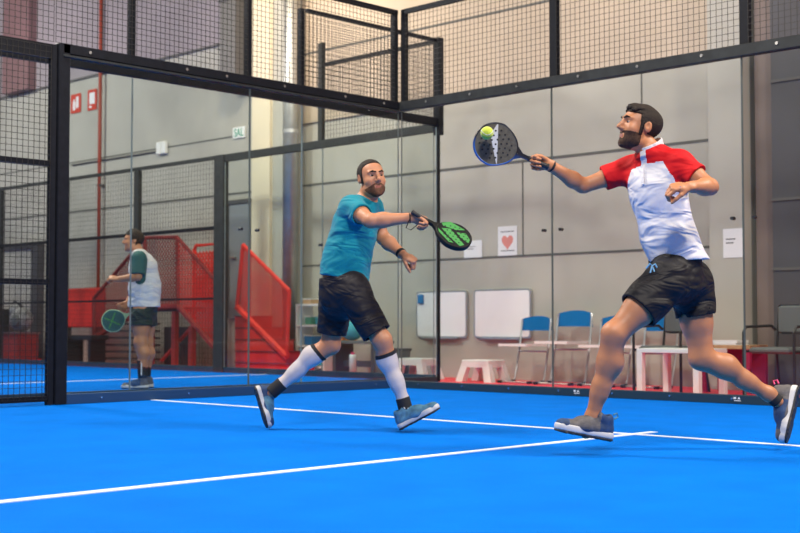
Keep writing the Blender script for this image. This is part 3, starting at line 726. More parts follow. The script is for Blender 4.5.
def head_ops(F, H, sc=1.0, ex=0):
    def e(c, r, k=.02, mode='add'): F.op(ellp(H, [q*sc for q in c], [q*sc+ex for q in r]), k*sc, mode)
    def c_(a, b, ra, rb, k=.01, mode='add'): F.op(cone(H([q*sc for q in a]), H([q*sc for q in b]), ra*sc+ex, rb*sc+ex), k*sc, mode)
    e((0, -.012, .038), (.076, .098, .082)); e((0, .03, -.015), (.063, .064, .088), .03)
    e((0, .035, -.075), (.054, .052, .040), .03); e((0, .078, -.098), (.022, .018, .018), .025)
    for s in (-1, 1):
        e((s*.043, .052, -.022), (.024, .03, .026), .02); e((s*.045, .015, -.07), (.02, .04, .03), .02)
        c_((s*.012, .088, .034), (s*.045, .072, .034), .011, .009, .012)
    if ex == 0:
        for s in (-1, 1): e((s*.032, .098, .013), (.017, .016, .0095), .010, 'sub')
        c_((0, .086, .026), (0, .113, -.016), .009, .0125, .010); c_((0, .1, -.022), (0, .085, -.034), .011, .008, .008)
        for s in (-1, 1): c_((s*.011, .1, -.022), (s*.013, .088, -.026), .0085, .0065, .005)
        c_((-.017, .085, -.053), (.017, .085, -.053), .0070, .0070, .006); c_((-.014, .084, -.064), (.014, .084, -.064), .0080, .0080, .006)
        c_((-.02, .096, -.058), (.02, .096, -.058), .0022, .0022, .003, 'sub')
        for s in (-1, 1):
            e((s*.077, -.012, .004), (.009, .021, .031), .006); e((s*.086, -.006, .008), (.006, .010, .016), .004, 'sub')
def build_hair(name, m, H, parent, lo, hi, h, keep, ex=.008, sc=1., warp=0.):
    F = Field(lo, hi, h); head_ops(F, H, sc, ex)
    P = np.meshgrid(*[F.lo[k]+F.h*np.arange(F.n[k]) for k in range(3)], indexing='ij')
    L = H.inv(np.stack(P, -1).reshape(-1, 3))/sc
    g = keep(L).reshape(F.n).astype(np.float32)
    if warp: F.a += wrinkle(P, warp, 3).astype(np.float32)
    inner = Field(lo, hi, h); head_ops(inner, H, sc, ex-.022)
    F.a = np.maximum(np.maximum(F.a, g*sc), -inner.a)
    return F.mesh(name, [m], parent)
def face_children(H, parent, sc, skin, hair='hair'):
    for s in (-1, 1):
        e = Frame(H((s*.0315*sc, .0795*sc, .0145*sc)), H.y, H.z)
        F = Field(e.o-.025, e.o+.025, .0025); F.op(ellp(e, (0, -.001*sc, -.001*sc), (.0125*sc, .0105*sc, .0065*sc)), .001)
        o = F.mesh('eye', ['eye', 'iris'], parent, lambda C: (np.linalg.norm((e.inv(C)-[0, .011*sc, 0])[:, [0, 2]], axis=1) < .0082*sc)*1)
        F = Field(H((s*.032*sc, .085*sc, .035*sc))-.04, H((s*.032*sc, .085*sc, .035*sc))+.04, .0028)
        F.op(cone(H((s*.012*sc, .1*sc, .034*sc)), H((s*.032*sc, .0945*sc, .040*sc)), .0042, .0045), .004); F.op(cone(H((s*.032*sc, .0945*sc, .040*sc)), H((s*.049*sc, .077*sc, .034*sc)), .0045, .003), .004)
        F.mesh('eyebrow', [hair], parent)
def hand_ops(F, wr, d, n, s, curl=(70, 75, 60), spread=.0, thumb=(.55, .75, .35), tcurl=20, sc=1., grip=None):
    """wr wrist point, d towards the fingers, n palm normal, s towards the thumb"""
    wr = V3(wr); d = nrm(d); n = V3(n); n = nrm(n-d*(n@d)); s0 = V3(s); s = np.cross(d, n); s = s if s@s0 > 0 else -s
    F.op(cone(wr-d*.01*sc, wr+d*.045*sc, .027*sc, .037*sc, n, 1.7), .012); F.op(cone(wr+d*.05*sc-s*.014*sc, wr+d*.078*sc-s*.016*sc, .024*sc, .019*sc, n, 1.5), .01)
    F.op(cone(wr+d*.05*sc+s*.014*sc, wr+d*.082*sc+s*.016*sc, .024*sc, .019*sc, n, 1.5), .01)
    L = [(.044, .028, .021), (.048, .031, .022), (.044, .029, .021), (.035, .022, .018)]
    for i in range(4):
        off = (.029-.0195*i)*sc; p = wr+d*(.083-.004*abs(i-1))*sc+s*off; dirv = nrm(d+s*spread*(1.5-i)); ang = 0
        for j in range(3):
            c = curl[j] + (4*i if j == 0 else 0); ang += math.radians(c); q = p+(dirv*math.cos(ang)+n*math.sin(ang))*L[i][j]*sc
            r = (.0098-.0009*j-(.0008 if i == 3 else 0))*sc; F.op(cone(p, q, r, r-.0006), .0035); p = q
    p = wr+d*.022*sc+s*.024*sc+n*.006*sc; t = nrm(s*thumb[0]+d*thumb[1]+n*thumb[2]); q = p+t*.042*sc; F.op(cone(p, q, .0145*sc, .0115*sc), .008)
    t2 = nrm(t*math.cos(math.radians(tcurl))+nrm(n*.7+d*.5-s*.4)*math.sin(math.radians(tcurl))); r_ = q+t2*.032*sc; F.op(cone(q, r_, .0112*sc, .0098*sc), .004)
    t3 = nrm(t2+.5*(n-s)*math.sin(math.radians(tcurl))); F.op(cone(r_, r_+t3*.024*sc, .010*sc, .0085*sc), .004)
def leg_ops(F, hip, knee, ank, sc=1., ex=0, toe=None, bend=None, calf=1.):
    hip, knee, ank = V3(hip), V3(knee), V3(ank); ax = nrm(ank-knee); tx = nrm(knee-hip)
    b = nrm(V3(bend)) if bend is not None else nrm((tx-ax)+1e-6)   # b: direction the knee points
    F.op(cone(hip, hip+(knee-hip)*.55, .092*sc+ex, .076*sc+ex), .03); F.op(cone(hip+(knee-hip)*.5, knee-tx*.02, .076*sc+ex, .056*sc+ex), .03)
    F.op(cone(knee+b*.006, knee+ax*.05, .055*sc+ex, .048*sc+ex), .045); F.op(ball(knee+b*.018*sc, .036*sc+ex), .035)
    m = knee+(ank-knee)*.30-b*.020*sc
    F.op(cone(knee+ax*.03, m, .051*sc+ex, .053*sc*calf+ex), .025); F.op(cone(m, knee+(ank-knee)*.68-b*.006*sc, .053*sc*calf+ex, .038*sc+ex), .05)
    F.op(cone(knee+(ank-knee)*.62, ank, .039*sc+ex, .033*sc+ex), .04); F.op(cone(ank, ank-ax*.01, .037*sc+ex, .037*sc+ex), .015)
def arm_ops(F, sh, el, wr, sc=1.):
    sh, el, wr = V3(sh), V3(el), V3(wr); u = el-sh; f = wr-el
    F.op(cone(sh, sh+u*.5, .054*sc, .047*sc), .02); F.op(cone(sh+u*.45, el-nrm(u)*.015, .047*sc, .039*sc), .02); F.op(ball(el, .038*sc), .015)
    F.op(cone(el+f*.08, el+f*.32, .040*sc, .042*sc), .02); F.op(cone(el+f*.3, wr-nrm(f)*.03, .042*sc, .028*sc), .02)
    pn = nrm(np.cross(f, [.3, .2, 1])); F.op(cone(wr-nrm(f)*.04, wr+nrm(f)*.005, .0275*sc, .0265*sc, pn, 1.2), .012)
def shoe(parent, name, heel, toe, up, ups, hs=None, sc=1., upper='shoeblue', accent='shoenavy', outsole='outsole', tab=None, lace='lace'):
    """shoe between the heel and toe points of its sole"""
    heel, toe = V3(heel), V3(toe); L = np.linalg.norm(toe-heel); S = Frame(heel, toe-heel, up); k = L/.29
    lo = np.minimum(heel, toe)-.16; hi = np.maximum(heel, toe)+.16
    F = Field(lo, hi, .004)
    def c(a, b, ra, rb, n=None, s=1, kk=.015, mode='add'):
        F.op(cone(S(V3(a)*k), S(V3(b)*k), ra*k, rb*k, None if n is None else S.x*n[0]+S.y*n[1]+S.z*n[2], s), kk, mode)
    c((0, .036, .050), (0, .05, .085), .036, .038, (1, 0, 0), 1.05); c((0, .05, .045), (0, .15, .045), .038, .042, (0, 0, 1), 1.05)
    c((0, .11, .072), (0, .17, .052), .030, .032); c((.004, .15, .038), (.004, .245, .034), .046, .038, (0, 0, 1), 1.45); c((0, .05, .088), (0, .075, .095), .036, .036)
    c((0, .058, .105), (0, .066, .155), .030, .034, None, 1, .006, 'sub')
    o = F.mesh(name, [upper, accent], parent, lambda C: ((S.inv(C)[:, 1]/k < .085) | (S.inv(C)[:, 2]/k < .030) | ((S.inv(C)[:, 1]/k > .235)))*1)
    G = Field(lo, hi, .004)
    def g(a, b, ra, rb, z0, z1, kk=.008):
        G.op(cone(S(V3(a)*k), S(V3(b)*k), ra*k, rb*k, None, 1, [(S((0, 0, z1*k)), S.z), (S((0, 0, z0*k)), -S.z)]), kk)
    z0, z1 = .008, .036
    g((0, .036, .02), (.002, .13, .02), .040, .037, z0, z1); g((.002, .12, .02), (.005, .215, .02), .037, .047, z0, z1); g((.005, .2, .02), (.003, .252, .022), .047, .037, z0, z1)
    G.mesh('midsole', ['sole'], o)
    G = Field(lo, hi, .004); z0, z1 = -.002, .0085
    g((0, .036, .004), (.002, .13, .004), .039, .035, z0, z1); g((.002, .12, .004), (.005, .215, .004), .035, .046, z0, z1); g((.005, .2, .004), (.003, .25, .004), .046, .036, z0, z1)
    for q in range(8):
        y = .02+.032*q; w = .03 if y < .2 else .036
        if y < .26: G.op(cone(S(V3((-w, y, -.002))*k), S(V3((w, y, -.002))*k), .004, .004), .002)
    G.mesh('outsole', [outsole], o)
    b = MB()
    for q in range(4):
        y = .105+.020*q; z = .104-.011*q; b.tube([S(V3((-.024, y, z-.012))*k), S(V3((0, y+.005, z+.003))*k), S(V3((.024, y+.01, z-.012))*k)], .0032, 6)
    b.tube([S(V3((0, .1, .108))*k), S(V3((.02, .09, .125))*k), S(V3((.035, .1, .10))*k)], .0028, 6); b.tube([S(V3((0, .1, .108))*k), S(V3((-.02, .09, .125))*k), S(V3((-.035, .105, .10))*k)], .0028, 6)
    b.build('laces', lace, o)
    if tab: MB().tube([S(V3((0, .004, .10))*k), S(V3((0, -.012, .112))*k), S(V3((0, -.004, .128))*k), S(V3((0, .012, .118))*k)], .005, 6).build('heel_tab', tab, o)
    return o
def band(parent, name, m, a, b, r, n=None, s=1., h=.004):
    a, b = V3(a), V3(b); F = Field(np.minimum(a, b)-r-.03, np.maximum(a, b)+r+.03, h); d = nrm(b-a)
    F.op(cone(a-d*r, b+d*r, r, r, n, s, [(a, -d), (b, d)]), .002); return F.mesh(name, [m], parent)
def segd(C, a, b): t = np.clip(((C-a)@(b-a))/((b-a)@(b-a)), 0, 1); return np.linalg.norm(C-a-t[:, None]*(b-a), axis=1)
def bounds(pts, m): P = np.array(pts, float); return P.min(0)-m, P.max(0)+m

def padel_racket(name, label, ctr, axis, normal, faces, sc=1., pattern='white'):
    """root at the handle; local y along the racket towards its head, z is the hitting face normal"""
    y = Vector(axis).normalized(); z = Vector(normal); z = (z-y*z.dot(y)).normalized(); x = y.cross(z)
    t = thing(name, label, 'racket'); Mx = Matrix((x, y, z)).transposed().to_4x4()
    t.matrix_world = Matrix.Translation(ctr) @ Mx @ Matrix.Scale(sc, 4)
    W2 = .130; n = 64; out = []
    for i in range(n):
        a = 2*math.pi*i/n; sx, sy = math.sin(a), -math.cos(a)
        w = W2*(abs(sx)**.92)*(1 if sx > 0 else -1)*(1-.20*max(0, -sy)); out.append((w, .245+.135*sy))
    holes = []
    for r_i, (yy, cnt) in enumerate(((.16, 3), (.19, 5), (.22, 6), (.25, 7), (.28, 6), (.31, 5), (.34, 3))):
        for c in range(cnt): holes.append(((c-(cnt-1)/2)*.029, yy))
    H2 = .019
    # rim
    V = []; F = []; ins = .86
    prof = [(1.0, -.6), (1.0, .6), (.975, 1.0), (.93, 1.0), (.93, -1.0), (.975, -1.0)]
    for k, (s_, z_) in enumerate(prof):
        for (px, py) in out: V.append((px*s_, .245+(py-.245)*s_, z_*H2))
    m_ = len(prof)
    for k in range(m_):
        for i in range(n): F.append((k*n+i, k*n+(i+1) % n, ((k+1) % m_)*n+(i+1) % n, ((k+1) % m_)*n+i))
    rim = MB().add(V, F).build('frame', faces['rim'], t, True)
    fb = MB().prism([(px*.94, .245+(py-.245)*.94) for px, py in out], 'z', -H2+.001, H2-.001).build('face', faces['face'], t)
    import bmesh
    hb = MB()
    for hx, hy in holes:
        hb.prism([(hx+.0058*math.cos(2*math.pi*k/10), hy+.0058*math.sin(2*math.pi*k/10)) for k in range(10)], 'z', -H2-.0012, H2+.0012)
    hb.build('hole_pattern', 'black', fb)
    for sgn in (1, -1):
        za, zb = (H2-.0009, H2+.0006) if sgn > 0 else (-H2-.0006, -H2+.0009)
        if pattern == 'white':
            MB().prism([(-.105, .197), (-.10, .205), (.04, .300), (.112, .287), (.112, .280)], 'z', za, zb).build('printed_stripe', 'racketwhite', fb)
        elif pattern == 'green':
            MB().prism([(-.10, .17), (-.04, .125), (-.02, .15), (-.05, .24), (-.10, .29)], 'z', za, zb).prism([(-.03, .2), (.01, .15), (.05, .22), (.085, .33), (.05, .35), (.0, .26)], 'z', za, zb).prism([(.03, .13), (.06, .15), (.105, .25), (.09, .28)], 'z', za, zb).prism([(-.07, .31), (-.03, .25), (.0, .3), (.01, .365), (-.03, .36)], 'z', za, zb).build('printed_flash', 'racketgreen', fb)
        else:
            MB().prism([(-.08, .2), (-.07, .19), (.07, .32), (.06, .33)], 'z', za, zb).prism([(.08, .2), (.07, .19), (-.07, .32), (-.06, .33)], 'z', za, zb).build('printed_cross', 'racketgreen', fb)
    MB().prism([(-.012, .03), (.012, .03), (.014, .08), (.045, .125), (.02, .135), (.0, .105), (-.02, .135), (-.045, .125), (-.014, .08)], 'z', -.013, .013).build('throat', faces['rim'], t)
    g = MB().tube([(0, -.085, 0), (0, -.08, 0), (0, .04, 0)], .0155, 10)
    for k in range(9): g.tube([(0, -.075+.013*k, 0), (0, -.069+.013*k, 0)], .0168, 10)
    g.build('grip', 'blackp', t, True); MB().tube([(0, -.092, 0), (0, -.082, 0)], .019, 10).build('butt_cap', 'blackp', t)
    return t
def toworld(O, p): r = Matrix.Rotation(YAW, 3, 'Z') @ Vector(p); return r + Vector(O)
def dirw(p): return Matrix.Rotation(YAW, 3, 'Z') @ Vector(p)
def mid(a, b, t): a = V3(a); b = V3(b); return a+(b-a)*t

# ================================================================ player in red and white (right)
def player_right():
    O = (5.792,-3.839,0); root = thing('person', 'man in a red and white shirt and black shorts lunging to hit the ball', 'person', O, YAW)
    pel = V3((-0.005,-0.000,0.956)); neck = V3((-0.120,0.000,1.573)); che = V3((-0.090,0.000,1.353)); wai = V3((-0.035,0.000,1.112))
    shR = V3((-0.203,0.150,1.491)); elR = V3((-0.458,0.160,1.401)); wrR = V3((-0.651,0.060,1.502))
    shL = V3((-0.001,-0.100,1.487)); elL = V3((0.133,-0.220,1.355)); wrL = V3((-0.009,-0.360,1.341))
    hL = V3((-0.061,-0.090,0.890)); kL = V3((-0.355,-0.180,0.609)); aL = V3((-0.460,-0.120,0.188))
    hR = V3((0.092,0.090,0.897)); kR = V3((0.154,0.100,0.486)); aR = V3((0.521,0.160,0.294))
    n = nrm((-.72, -.69, 0)); H = Frame((-0.184,-0.000,1.686), (-.95, -.24, .20), (.2, 0, 1)); hs = 1.02
    lo, hi = bounds([aL, aR, H.o, elR, elL, wrR, wrL, pel, (-0.820,0.000,1.520)], .13)
    F = Field(lo, hi, .0042)
    F.op(cone(pel, wai, .135, .122, n, 1.3), .04); F.op(cone(wai, che, .122, .140, n, 1.35), .04); F.op(cone(che, neck-[0, 0, .05], .13, .075, n, 1.3), .04)
    F.op(cone(shR, neck-[0, 0, .03], .05, .05), .05); F.op(cone(shL, neck-[0, 0, .03], .05, .05), .05)
    F.op(cone(neck-[0, 0, .03], H((0, -.03, -.06)), .058, .056), .02)
    head_ops(F, H, hs)
    arm_ops(F, shR, elR, wrR); arm_ops(F, shL, elL, wrL)
    leg_ops(F, hL, kL, aL, 1.05, calf=1.08); leg_ops(F, hR, kR, aR, 1.06, calf=1.04)
    F.op(cone(aL, (-0.491,-0.120,0.112), .034, .03), .02); F.op(cone(aR, (0.568,0.160,0.252), .034, .03), .02)
    ax = nrm((-.90, .0, .36))
    hand_ops(F, wrR, (-.95, -.05, .18), (-.15, -1, -.25), (-.1, 0, 1), curl=(62, 70, 50), thumb=(.35, .8, .5), tcurl=30)
    hand_ops(F, wrL, (-1, -.15, -.05), (.1, .5, -.8), (0, -.8, -.5), curl=(45, 70, 55), thumb=(.5, .8, .4), tcurl=30)
    def bm(C):
        L = H.inv(C)/hs; return ((L[:, 1] > .082) & (L[:, 2] < -.050) & (L[:, 2] > -.069) & (np.abs(L[:, 0]) < .020))*1
    body = F.mesh('body', ['skin', 'lips'], root, bm)
    hb = (H.o-.2, H.o+.2)
    def keep(L):   # <0 where hair grows
        x, y, z = L[:, 0], L[:, 1], L[:, 2]
        top = np.maximum(y-.082-.0*z, .062-z+(y-.02)*.10)
        back = np.maximum(y+.020, -.055-z)
        side = np.maximum(np.maximum(y-.032, .012-z+np.maximum(0, y)*.3), -1)
        burn = np.maximum(np.abs(y-.018)-.010, -.042-z)
        return np.minimum(np.minimum(np.minimum(top, back), side), burn)
    build_hair('hair', 'hair', H, root, hb[0], hb[1], .0035, keep, .0065, hs, .003)
    # quiff
    Q = Field(H.o-.16, H.o+.2, .0035)
    for i in range(14):
        a = -1+2*i/15; Q.op(cone(H((a*.05*hs, .050*hs, (.104-.018*a*a)*hs)), H((a*.050*hs-.006, (.080-.012*a*a)*hs, (.096-.02*a*a+.008*math.sin(i*2.3))*hs)), .014, .008), .006)
        Q.op(cone(H((a*.058*hs, .0*hs, (.116-.03*a*a)*hs)), H((a*.052*hs, .055*hs, (.108-.018*a*a)*hs)), .010, .011), .008)
    Q.mesh('hair_quiff', ['hair'], root)
    def bk(L):
        x, y, z = L[:, 0], L[:, 1], L[:, 2]
        lip = .0085-np.sqrt((x*.75)**2+(z+.058)**2*2.2+np.minimum(0, y-.09)**2)
        d = np.maximum(z+.032+np.maximum(0, .06-y)*.10, .008-y-np.maximum(0, -.04-z)*0)
        return np.maximum(d, lip)
    build_hair('beard', 'beard', H, root, hb[0], hb[1], .0035, bk, .0014, hs, .0010)
    face_children(H, root, hs, 'skin')
    # shirt
    T = Frame(che, n, neck-pel)
    G = Field(*bounds([pel, neck, shR, shL, mid(shR, elR, .8), mid(shL, elL, .8)], .24), .0055)
    down = nrm(pel-wai); hem = V3((0.042,0.000,0.992))
    G.op(cone(hem+down*.1, wai, .158, .142, n, 1.25, [(hem, down+[-.12, 0, 0])], .0045, 1), .03); G.op(cone(wai, che, .142, .150, n, 1.32, (), .0045, 1), .05); G.op(cone(che, neck-[0, 0, .05], .146, .085, n, 1.28), .05)
    for sh, el in ((shR, elR), (shL, elL)):
        u = nrm(el-sh); G.op(cone(sh-u*.02, neck-[0, 0, .035], .066, .055), .05)
        L_ = .155 if sh is shR else .125
        G.op(cone(sh, sh+u*.22, .068, .064, None, 1, [(sh+u*L_, u)], .003, 7), .03); G.op(cone(sh+u*.02, che+(sh-che)*.45-[0, 0, .02], .060, .085), .04)
        G.op(cone(sh+u*(L_-.03), sh+u*.3, .052, .052), .004, 'sub')
    G.op(cone(neck-[0, 0, .02], neck+[-.012, 0, .1], .060, .062), .004, 'sub')
    def sm(C):
        L = T.inv(C); tl = np.linalg.norm(neck-che)
        x = np.abs(L[:, 0]); z = L[:, 2]; rag = .085+np.maximum(0, tl-.05-z)*.50
        yoke = z > tl-.085
        red = (x > np.minimum(rag, .150)) & (z > -.03) | (yoke & (x > .0))
        pla = (np.abs(L[:, 0]) < .018) & (L[:, 1] > .0) & yoke
        return ((red & ~pla))*1
    G.mesh('shirt', ['shirtwhite', 'shirtred'], root, sm)
    Cc = Field(neck-.16, neck+.16, .004)
    cu = nrm((-.28, -.08, 1)); c0 = neck+[-.006, 0, .010]
    Cc.op(cone(c0-cu*.05, c0+cu*.12, .071, .068, None, 1, [(c0-cu*.030, -cu), (c0+cu*.028, cu+n*.25)]), .003); Cc.op(cone(c0-cu*.1, c0+cu*.2, .0625, .0605), .003, 'sub')
    Cc.mesh('collar', ['shirtwhite'], root)
    MB().tube([T((.0, .098, .135)), T((.0, .121, .065)), T((.0, .125, .03))], .008, 6).build('placket', 'shirtwhite', root)
    # shorts
    S = Field(*bounds([pel, hL, hR, kL, kR], .2), .0055)
    S.op(cone(pel+[0, 0, .045], pel-[0, 0, .06], .145, .142, n, 1.22, [(V3((0.042,0.000,1.013)), (.1, 0, 1))]), .03)
    for h, k, f in ((hL, kL, .56), (hR, kR, .46)):
        u = nrm(k-h); Lg = np.linalg.norm(k-h)*f
        S.op(cone(h+u*.05, h+u*(Lg+.1), .112, .112 if f > .5 else .100, None, 1, [(h+u*Lg, u)], .004, 11), .035)
    S.op(cone(hL, hR, .115, .115), .04)
    for h, k, f in ((hL, kL, .56), (hR, kR, .46)):
        u = nrm(k-h); Lg = np.linalg.norm(k-h)*f; S.op(cone(h+u*(Lg-.035), h+u*(Lg+.2), .096, .10), .006, 'sub')
    S.mesh('shorts', ['shorts'], root)
    q = V3((-0.157,-0.165,0.959)); MB().tube([q+[-.03, 0, -.012], q+[-.012, -.008, .012], q, q+[.014, -.008, .010], q+[.03, 0, -.02]], .005, 6).tube([q, q+[-.012, -.01, -.035]], .004, 6).tube([q, q+[.010, -.01, -.030]], .004, 6).build('drawstring', 'bluetie', root)
    # wristband, socks, shoes
    f = nrm(wrR-elR); band(root, 'wristband', 'black', wrR-f*.022, wrR-f*.010, .0325)
    f = nrm(wrL-elL); band(root, 'ring', 'bolt', V3(wrL)+f*.075, V3(wrL)+f*.079, .004)
    band(root, 'sock', 'black', mid(aL, (-0.491,-0.120,0.112), -.12), (-0.475,-0.120,0.152), .041); band(root, 'sock', 'black', (0.500,0.160,0.310), (0.568,0.160,0.252), .037)
    shoe(root, 'shoe', (-0.361,-0.100,0.070), (-0.663,-0.200,0.134), (.08, .0, 1), 0, upper='shoegrey', accent='shoenavy', tab='shoeblue')
    shoe(root, 'shoe', (0.692,0.180,0.330), (0.590,0.100,0.036), (-.85, .42, .1), 0, upper='shoenavy', accent='shoegrey', tab='pinkmark')
    # racket held in the right hand
    c = V3((-0.734,0.020,1.518)); rk = padel_racket('padel_racket', 'charcoal padel racket with white stripe and blue edge held up to the ball', toworld(O, c), dirw((-.87, -.08, .36)), dirw((.08, -1, -.12)), {'rim': M['rimR'], 'face': M['racketgrey']}, .89)
    bl = thing('tennis_ball', 'blurred yellow green ball in the air against the charcoal racket', 'ball', toworld(O, (-0.988,-0.100,1.647)))
    MB().ell((0, 0, 0), (.034, .034, .034), 24, 16).build('felt', 'ball', bl, True)
    s_ = [(.0345*math.cos(a)*math.cos(.45*math.sin(2*a)), .0345*math.sin(a)*math.cos(.45*math.sin(2*a)), .0345*math.sin(.45*math.sin(2*a))) for a in [2*math.pi*i/40 for i in range(41)]]
    MB().tube(s_, .0011, 5).build('seam', 'paper', bl)
def rim_mat():
    """dark rim, blue along one side of the racket (object x)"""
    m = mat('two_tone_racket_rim', (.02, .02, .02), .35); nt = m.node_tree; b = nt.nodes['Principled BSDF']
    tc = nt.nodes.new('ShaderNodeTexCoord'); sp_ = nt.nodes.new('ShaderNodeSeparateXYZ'); nt.links.new(tc.outputs['Object'], sp_.inputs[0])
    r = nt.nodes.new('ShaderNodeValToRGB'); r.color_ramp.elements[0].position = .44; r.color_ramp.elements[1].position = .50
    r.color_ramp.elements[0].color = (.01, .10, .38, 1); r.color_ramp.elements[1].color = (.015, .015, .017, 1)
    a = nt.nodes.new('ShaderNodeMath'); a.operation = 'ADD'; a.inputs[1].default_value = .5; nt.links.new(sp_.outputs[0], a.inputs[0])
    nt.links.new(a.outputs[0], r.inputs[0]); nt.links.new(r.outputs[0], b.inputs['Base Color']); return m
M['rimR'] = rim_mat()
player_right()

# ================================================================ player in teal (left)
def player_left():
    O = (3.568,-4.131,0); root = thing('person', 'man in a teal shirt, black shorts and white knee socks swinging a green racket', 'person', O, YAW)
    pel = V3((-0.006,0.000,0.914)); neck = V3((0.136,0.020,1.443)); che = V3((0.075,0.000,1.265)); wai = V3((0.025,0.000,1.077))
    shR = V3((0.059,-0.100,1.382)); elR = V3((0.175,-0.300,1.285)); wrR = V3((0.429,-0.270,1.306))
    shL = V3((0.171,0.140,1.403)); elL = V3((0.248,0.140,1.212)); wrL = V3((0.375,0.000,1.096))
    hR = V3((0.047,-0.090,0.887)); kR = V3((0.246,-0.140,0.561)); aR = V3((0.381,-0.080,0.185))
    hL = V3((-0.035,0.090,0.879)); kL = V3((-0.087,0.130,0.532)); aL = V3((-0.410,0.140,0.273))
    n = nrm((.86, -.50, 0)); H = Frame((0.178,-0.020,1.571), (.42, -.89, .02), (-.10, 0, 1)); hs = 1.0
    F = Field(*bounds([aL, aR, H.o, elR, elL, wrR, wrL, pel, (0.550,-0.270,1.263)], .13), .0042)
    F.op(cone(pel, wai, .142, .140, n, 1.2), .04); F.op(cone(wai, che, .140, .145, n, 1.2), .04); F.op(cone(che, neck-[0, 0, .05], .14, .08, n, 1.25), .04)
    F.op(cone(shR, neck-[0, 0, .03], .052, .055), .05); F.op(cone(shL, neck-[0, 0, .03], .052, .055), .05)
    F.op(cone(neck-[0, 0, .03], H((0, -.02, -.06)), .064, .062), .02)
    head_ops(F, H, hs); arm_ops(F, shR, elR, wrR, 1.08); arm_ops(F, shL, elL, wrL, 1.08)
    leg_ops(F, hR, kR, aR, .98); leg_ops(F, hL, kL, aL, .98)
    F.op(cone(aR, (0.406,-0.080,0.087), .034, .03), .02); F.op(cone(aL, (-0.461,0.140,0.228), .034, .03), .02)
    hand_ops(F, wrR, (.85, -.1, -.25), (.1, -.7, -.7), (.6, -.3, .7), curl=(60, 70, 50), thumb=(.3, .9, .4), tcurl=25)
    hand_ops(F, wrL, (.75, -.3, -.4), (-.2, .5, -.8), (.2, -1, .1), curl=(65, 75, 55), thumb=(.5, .8, .4), tcurl=35)
    def bm(C):
        L = H.inv(C)/hs; return ((L[:, 1] > .082) & (L[:, 2] < -.050) & (L[:, 2] > -.069) & (np.abs(L[:, 0]) < .020))*1
    F.mesh('body', ['skinl', 'lips'], root, bm)
    hb = (H.o-.2, H.o+.2)
    def keep(L):
        x, y, z = L[:, 0], L[:, 1], L[:, 2]
        top = np.maximum(y-.060+x*x*8, .070-z+(y-.02)*.10)
        back = np.maximum(y+.020, -.055-z); side = np.maximum(y-.026+z*.1, .010-z+np.maximum(0, y)*.6)
        burn = np.maximum(np.abs(y-.014)-.010, -.03-z)
        return np.minimum(np.minimum(np.minimum(top, back), side), burn)
    build_hair('hair', 'hair', H, root, hb[0], hb[1], .0035, keep, .0045, hs, .002)
    def bk(L):
        x, y, z = L[:, 0], L[:, 1], L[:, 2]
        lip = .0085-np.sqrt((x*.7)**2+(z+.060)**2*2.4+np.minimum(0, y-.09)**2)
        d = np.maximum(z+.036+np.maximum(0, np.abs(x)-.026)*.7, .008-y); return np.maximum(d, lip)
    build_hair('beard', 'stubble', H, root, hb[0], hb[1], .0035, bk, .0018, hs, .0010)
    face_children(H, root, hs, 'skin')
    G = Field(*bounds([pel, neck, shR, shL, mid(shR, elR, .8), mid(shL, elL, .8)], .24), .0055)
    down = nrm(pel-wai); hem = V3((0.013,0.000,0.946))
    G.op(cone(hem+down*.1, wai, .178, .165, n, 1.15, [(hem, down+[.0, 0, -.1])], .0045, 2), .03); G.op(cone(wai, che, .155, .158, n, 1.2, (), .0045, 2), .05); G.op(cone(che, neck-[0, 0, .05], .153, .088, n, 1.22), .05)
    for sh, el in ((shR, elR), (shL, elL)):
        u = nrm(el-sh); G.op(cone(sh-u*.02, neck-[0, 0, .035], .070, .058), .05)
        G.op(cone(sh, sh+u*.24, .071, .070, None, 1, [(sh+u*.14, u)], .003, 8), .03); G.op(cone(sh+u*.02, che+(sh-che)*.4, .066, .09), .04)
        G.op(cone(sh+u*.115, sh+u*.3, .057, .058), .004, 'sub')
    G.op(cone(neck-[0, 0, .02], neck+[.03, -.03, .12], .066, .066), .006, 'sub')
    G.mesh('shirt', ['teal'], root)
    Cc = Field(neck-.14, neck+.14, .004); cu = nrm((.1, -.08, 1)); c0 = neck+[.004, -.004, .006]
    Cc.op(cone(c0-cu*.05, c0+cu*.12, .073, .071, None, 1, [(c0-cu*.02, -cu), (c0+cu*.016, cu)]), .003); Cc.op(cone(c0-cu*.1, c0+cu*.2, .065, .064), .003, 'sub')
    Cc.mesh('collar', ['teal'], root)
    S = Field(*bounds([pel, hL, hR, kL, kR], .2), .0055)
    S.op(cone(pel+[0, 0, .045], pel-[0, 0, .06], .158, .158, n, 1.15, [(V3((0.013,0.000,0.964)), (-.1, 0, 1))]), .03)
    for h, k, f in ((hR, kR, .86), (hL, kL, .80)):
        u = nrm(k-h); Lg = np.linalg.norm(k-h)*f
        S.op(cone(h+u*.05, h+u*(Lg+.05), .112, .088, None, 1, [(h+u*Lg, u)], .004, 12), .035)
    S.op(cone(hL, hR, .115, .115), .04)
    for h, k, f in ((hR, kR, .86), (hL, kL, .80)):
        u = nrm(k-h); Lg = np.linalg.norm(k-h)*f; S.op(cone(h+u*(Lg-.03), h+u*(Lg+.2), .082, .086), .006, 'sub')
    S.mesh('shorts', ['shortsg'], root)
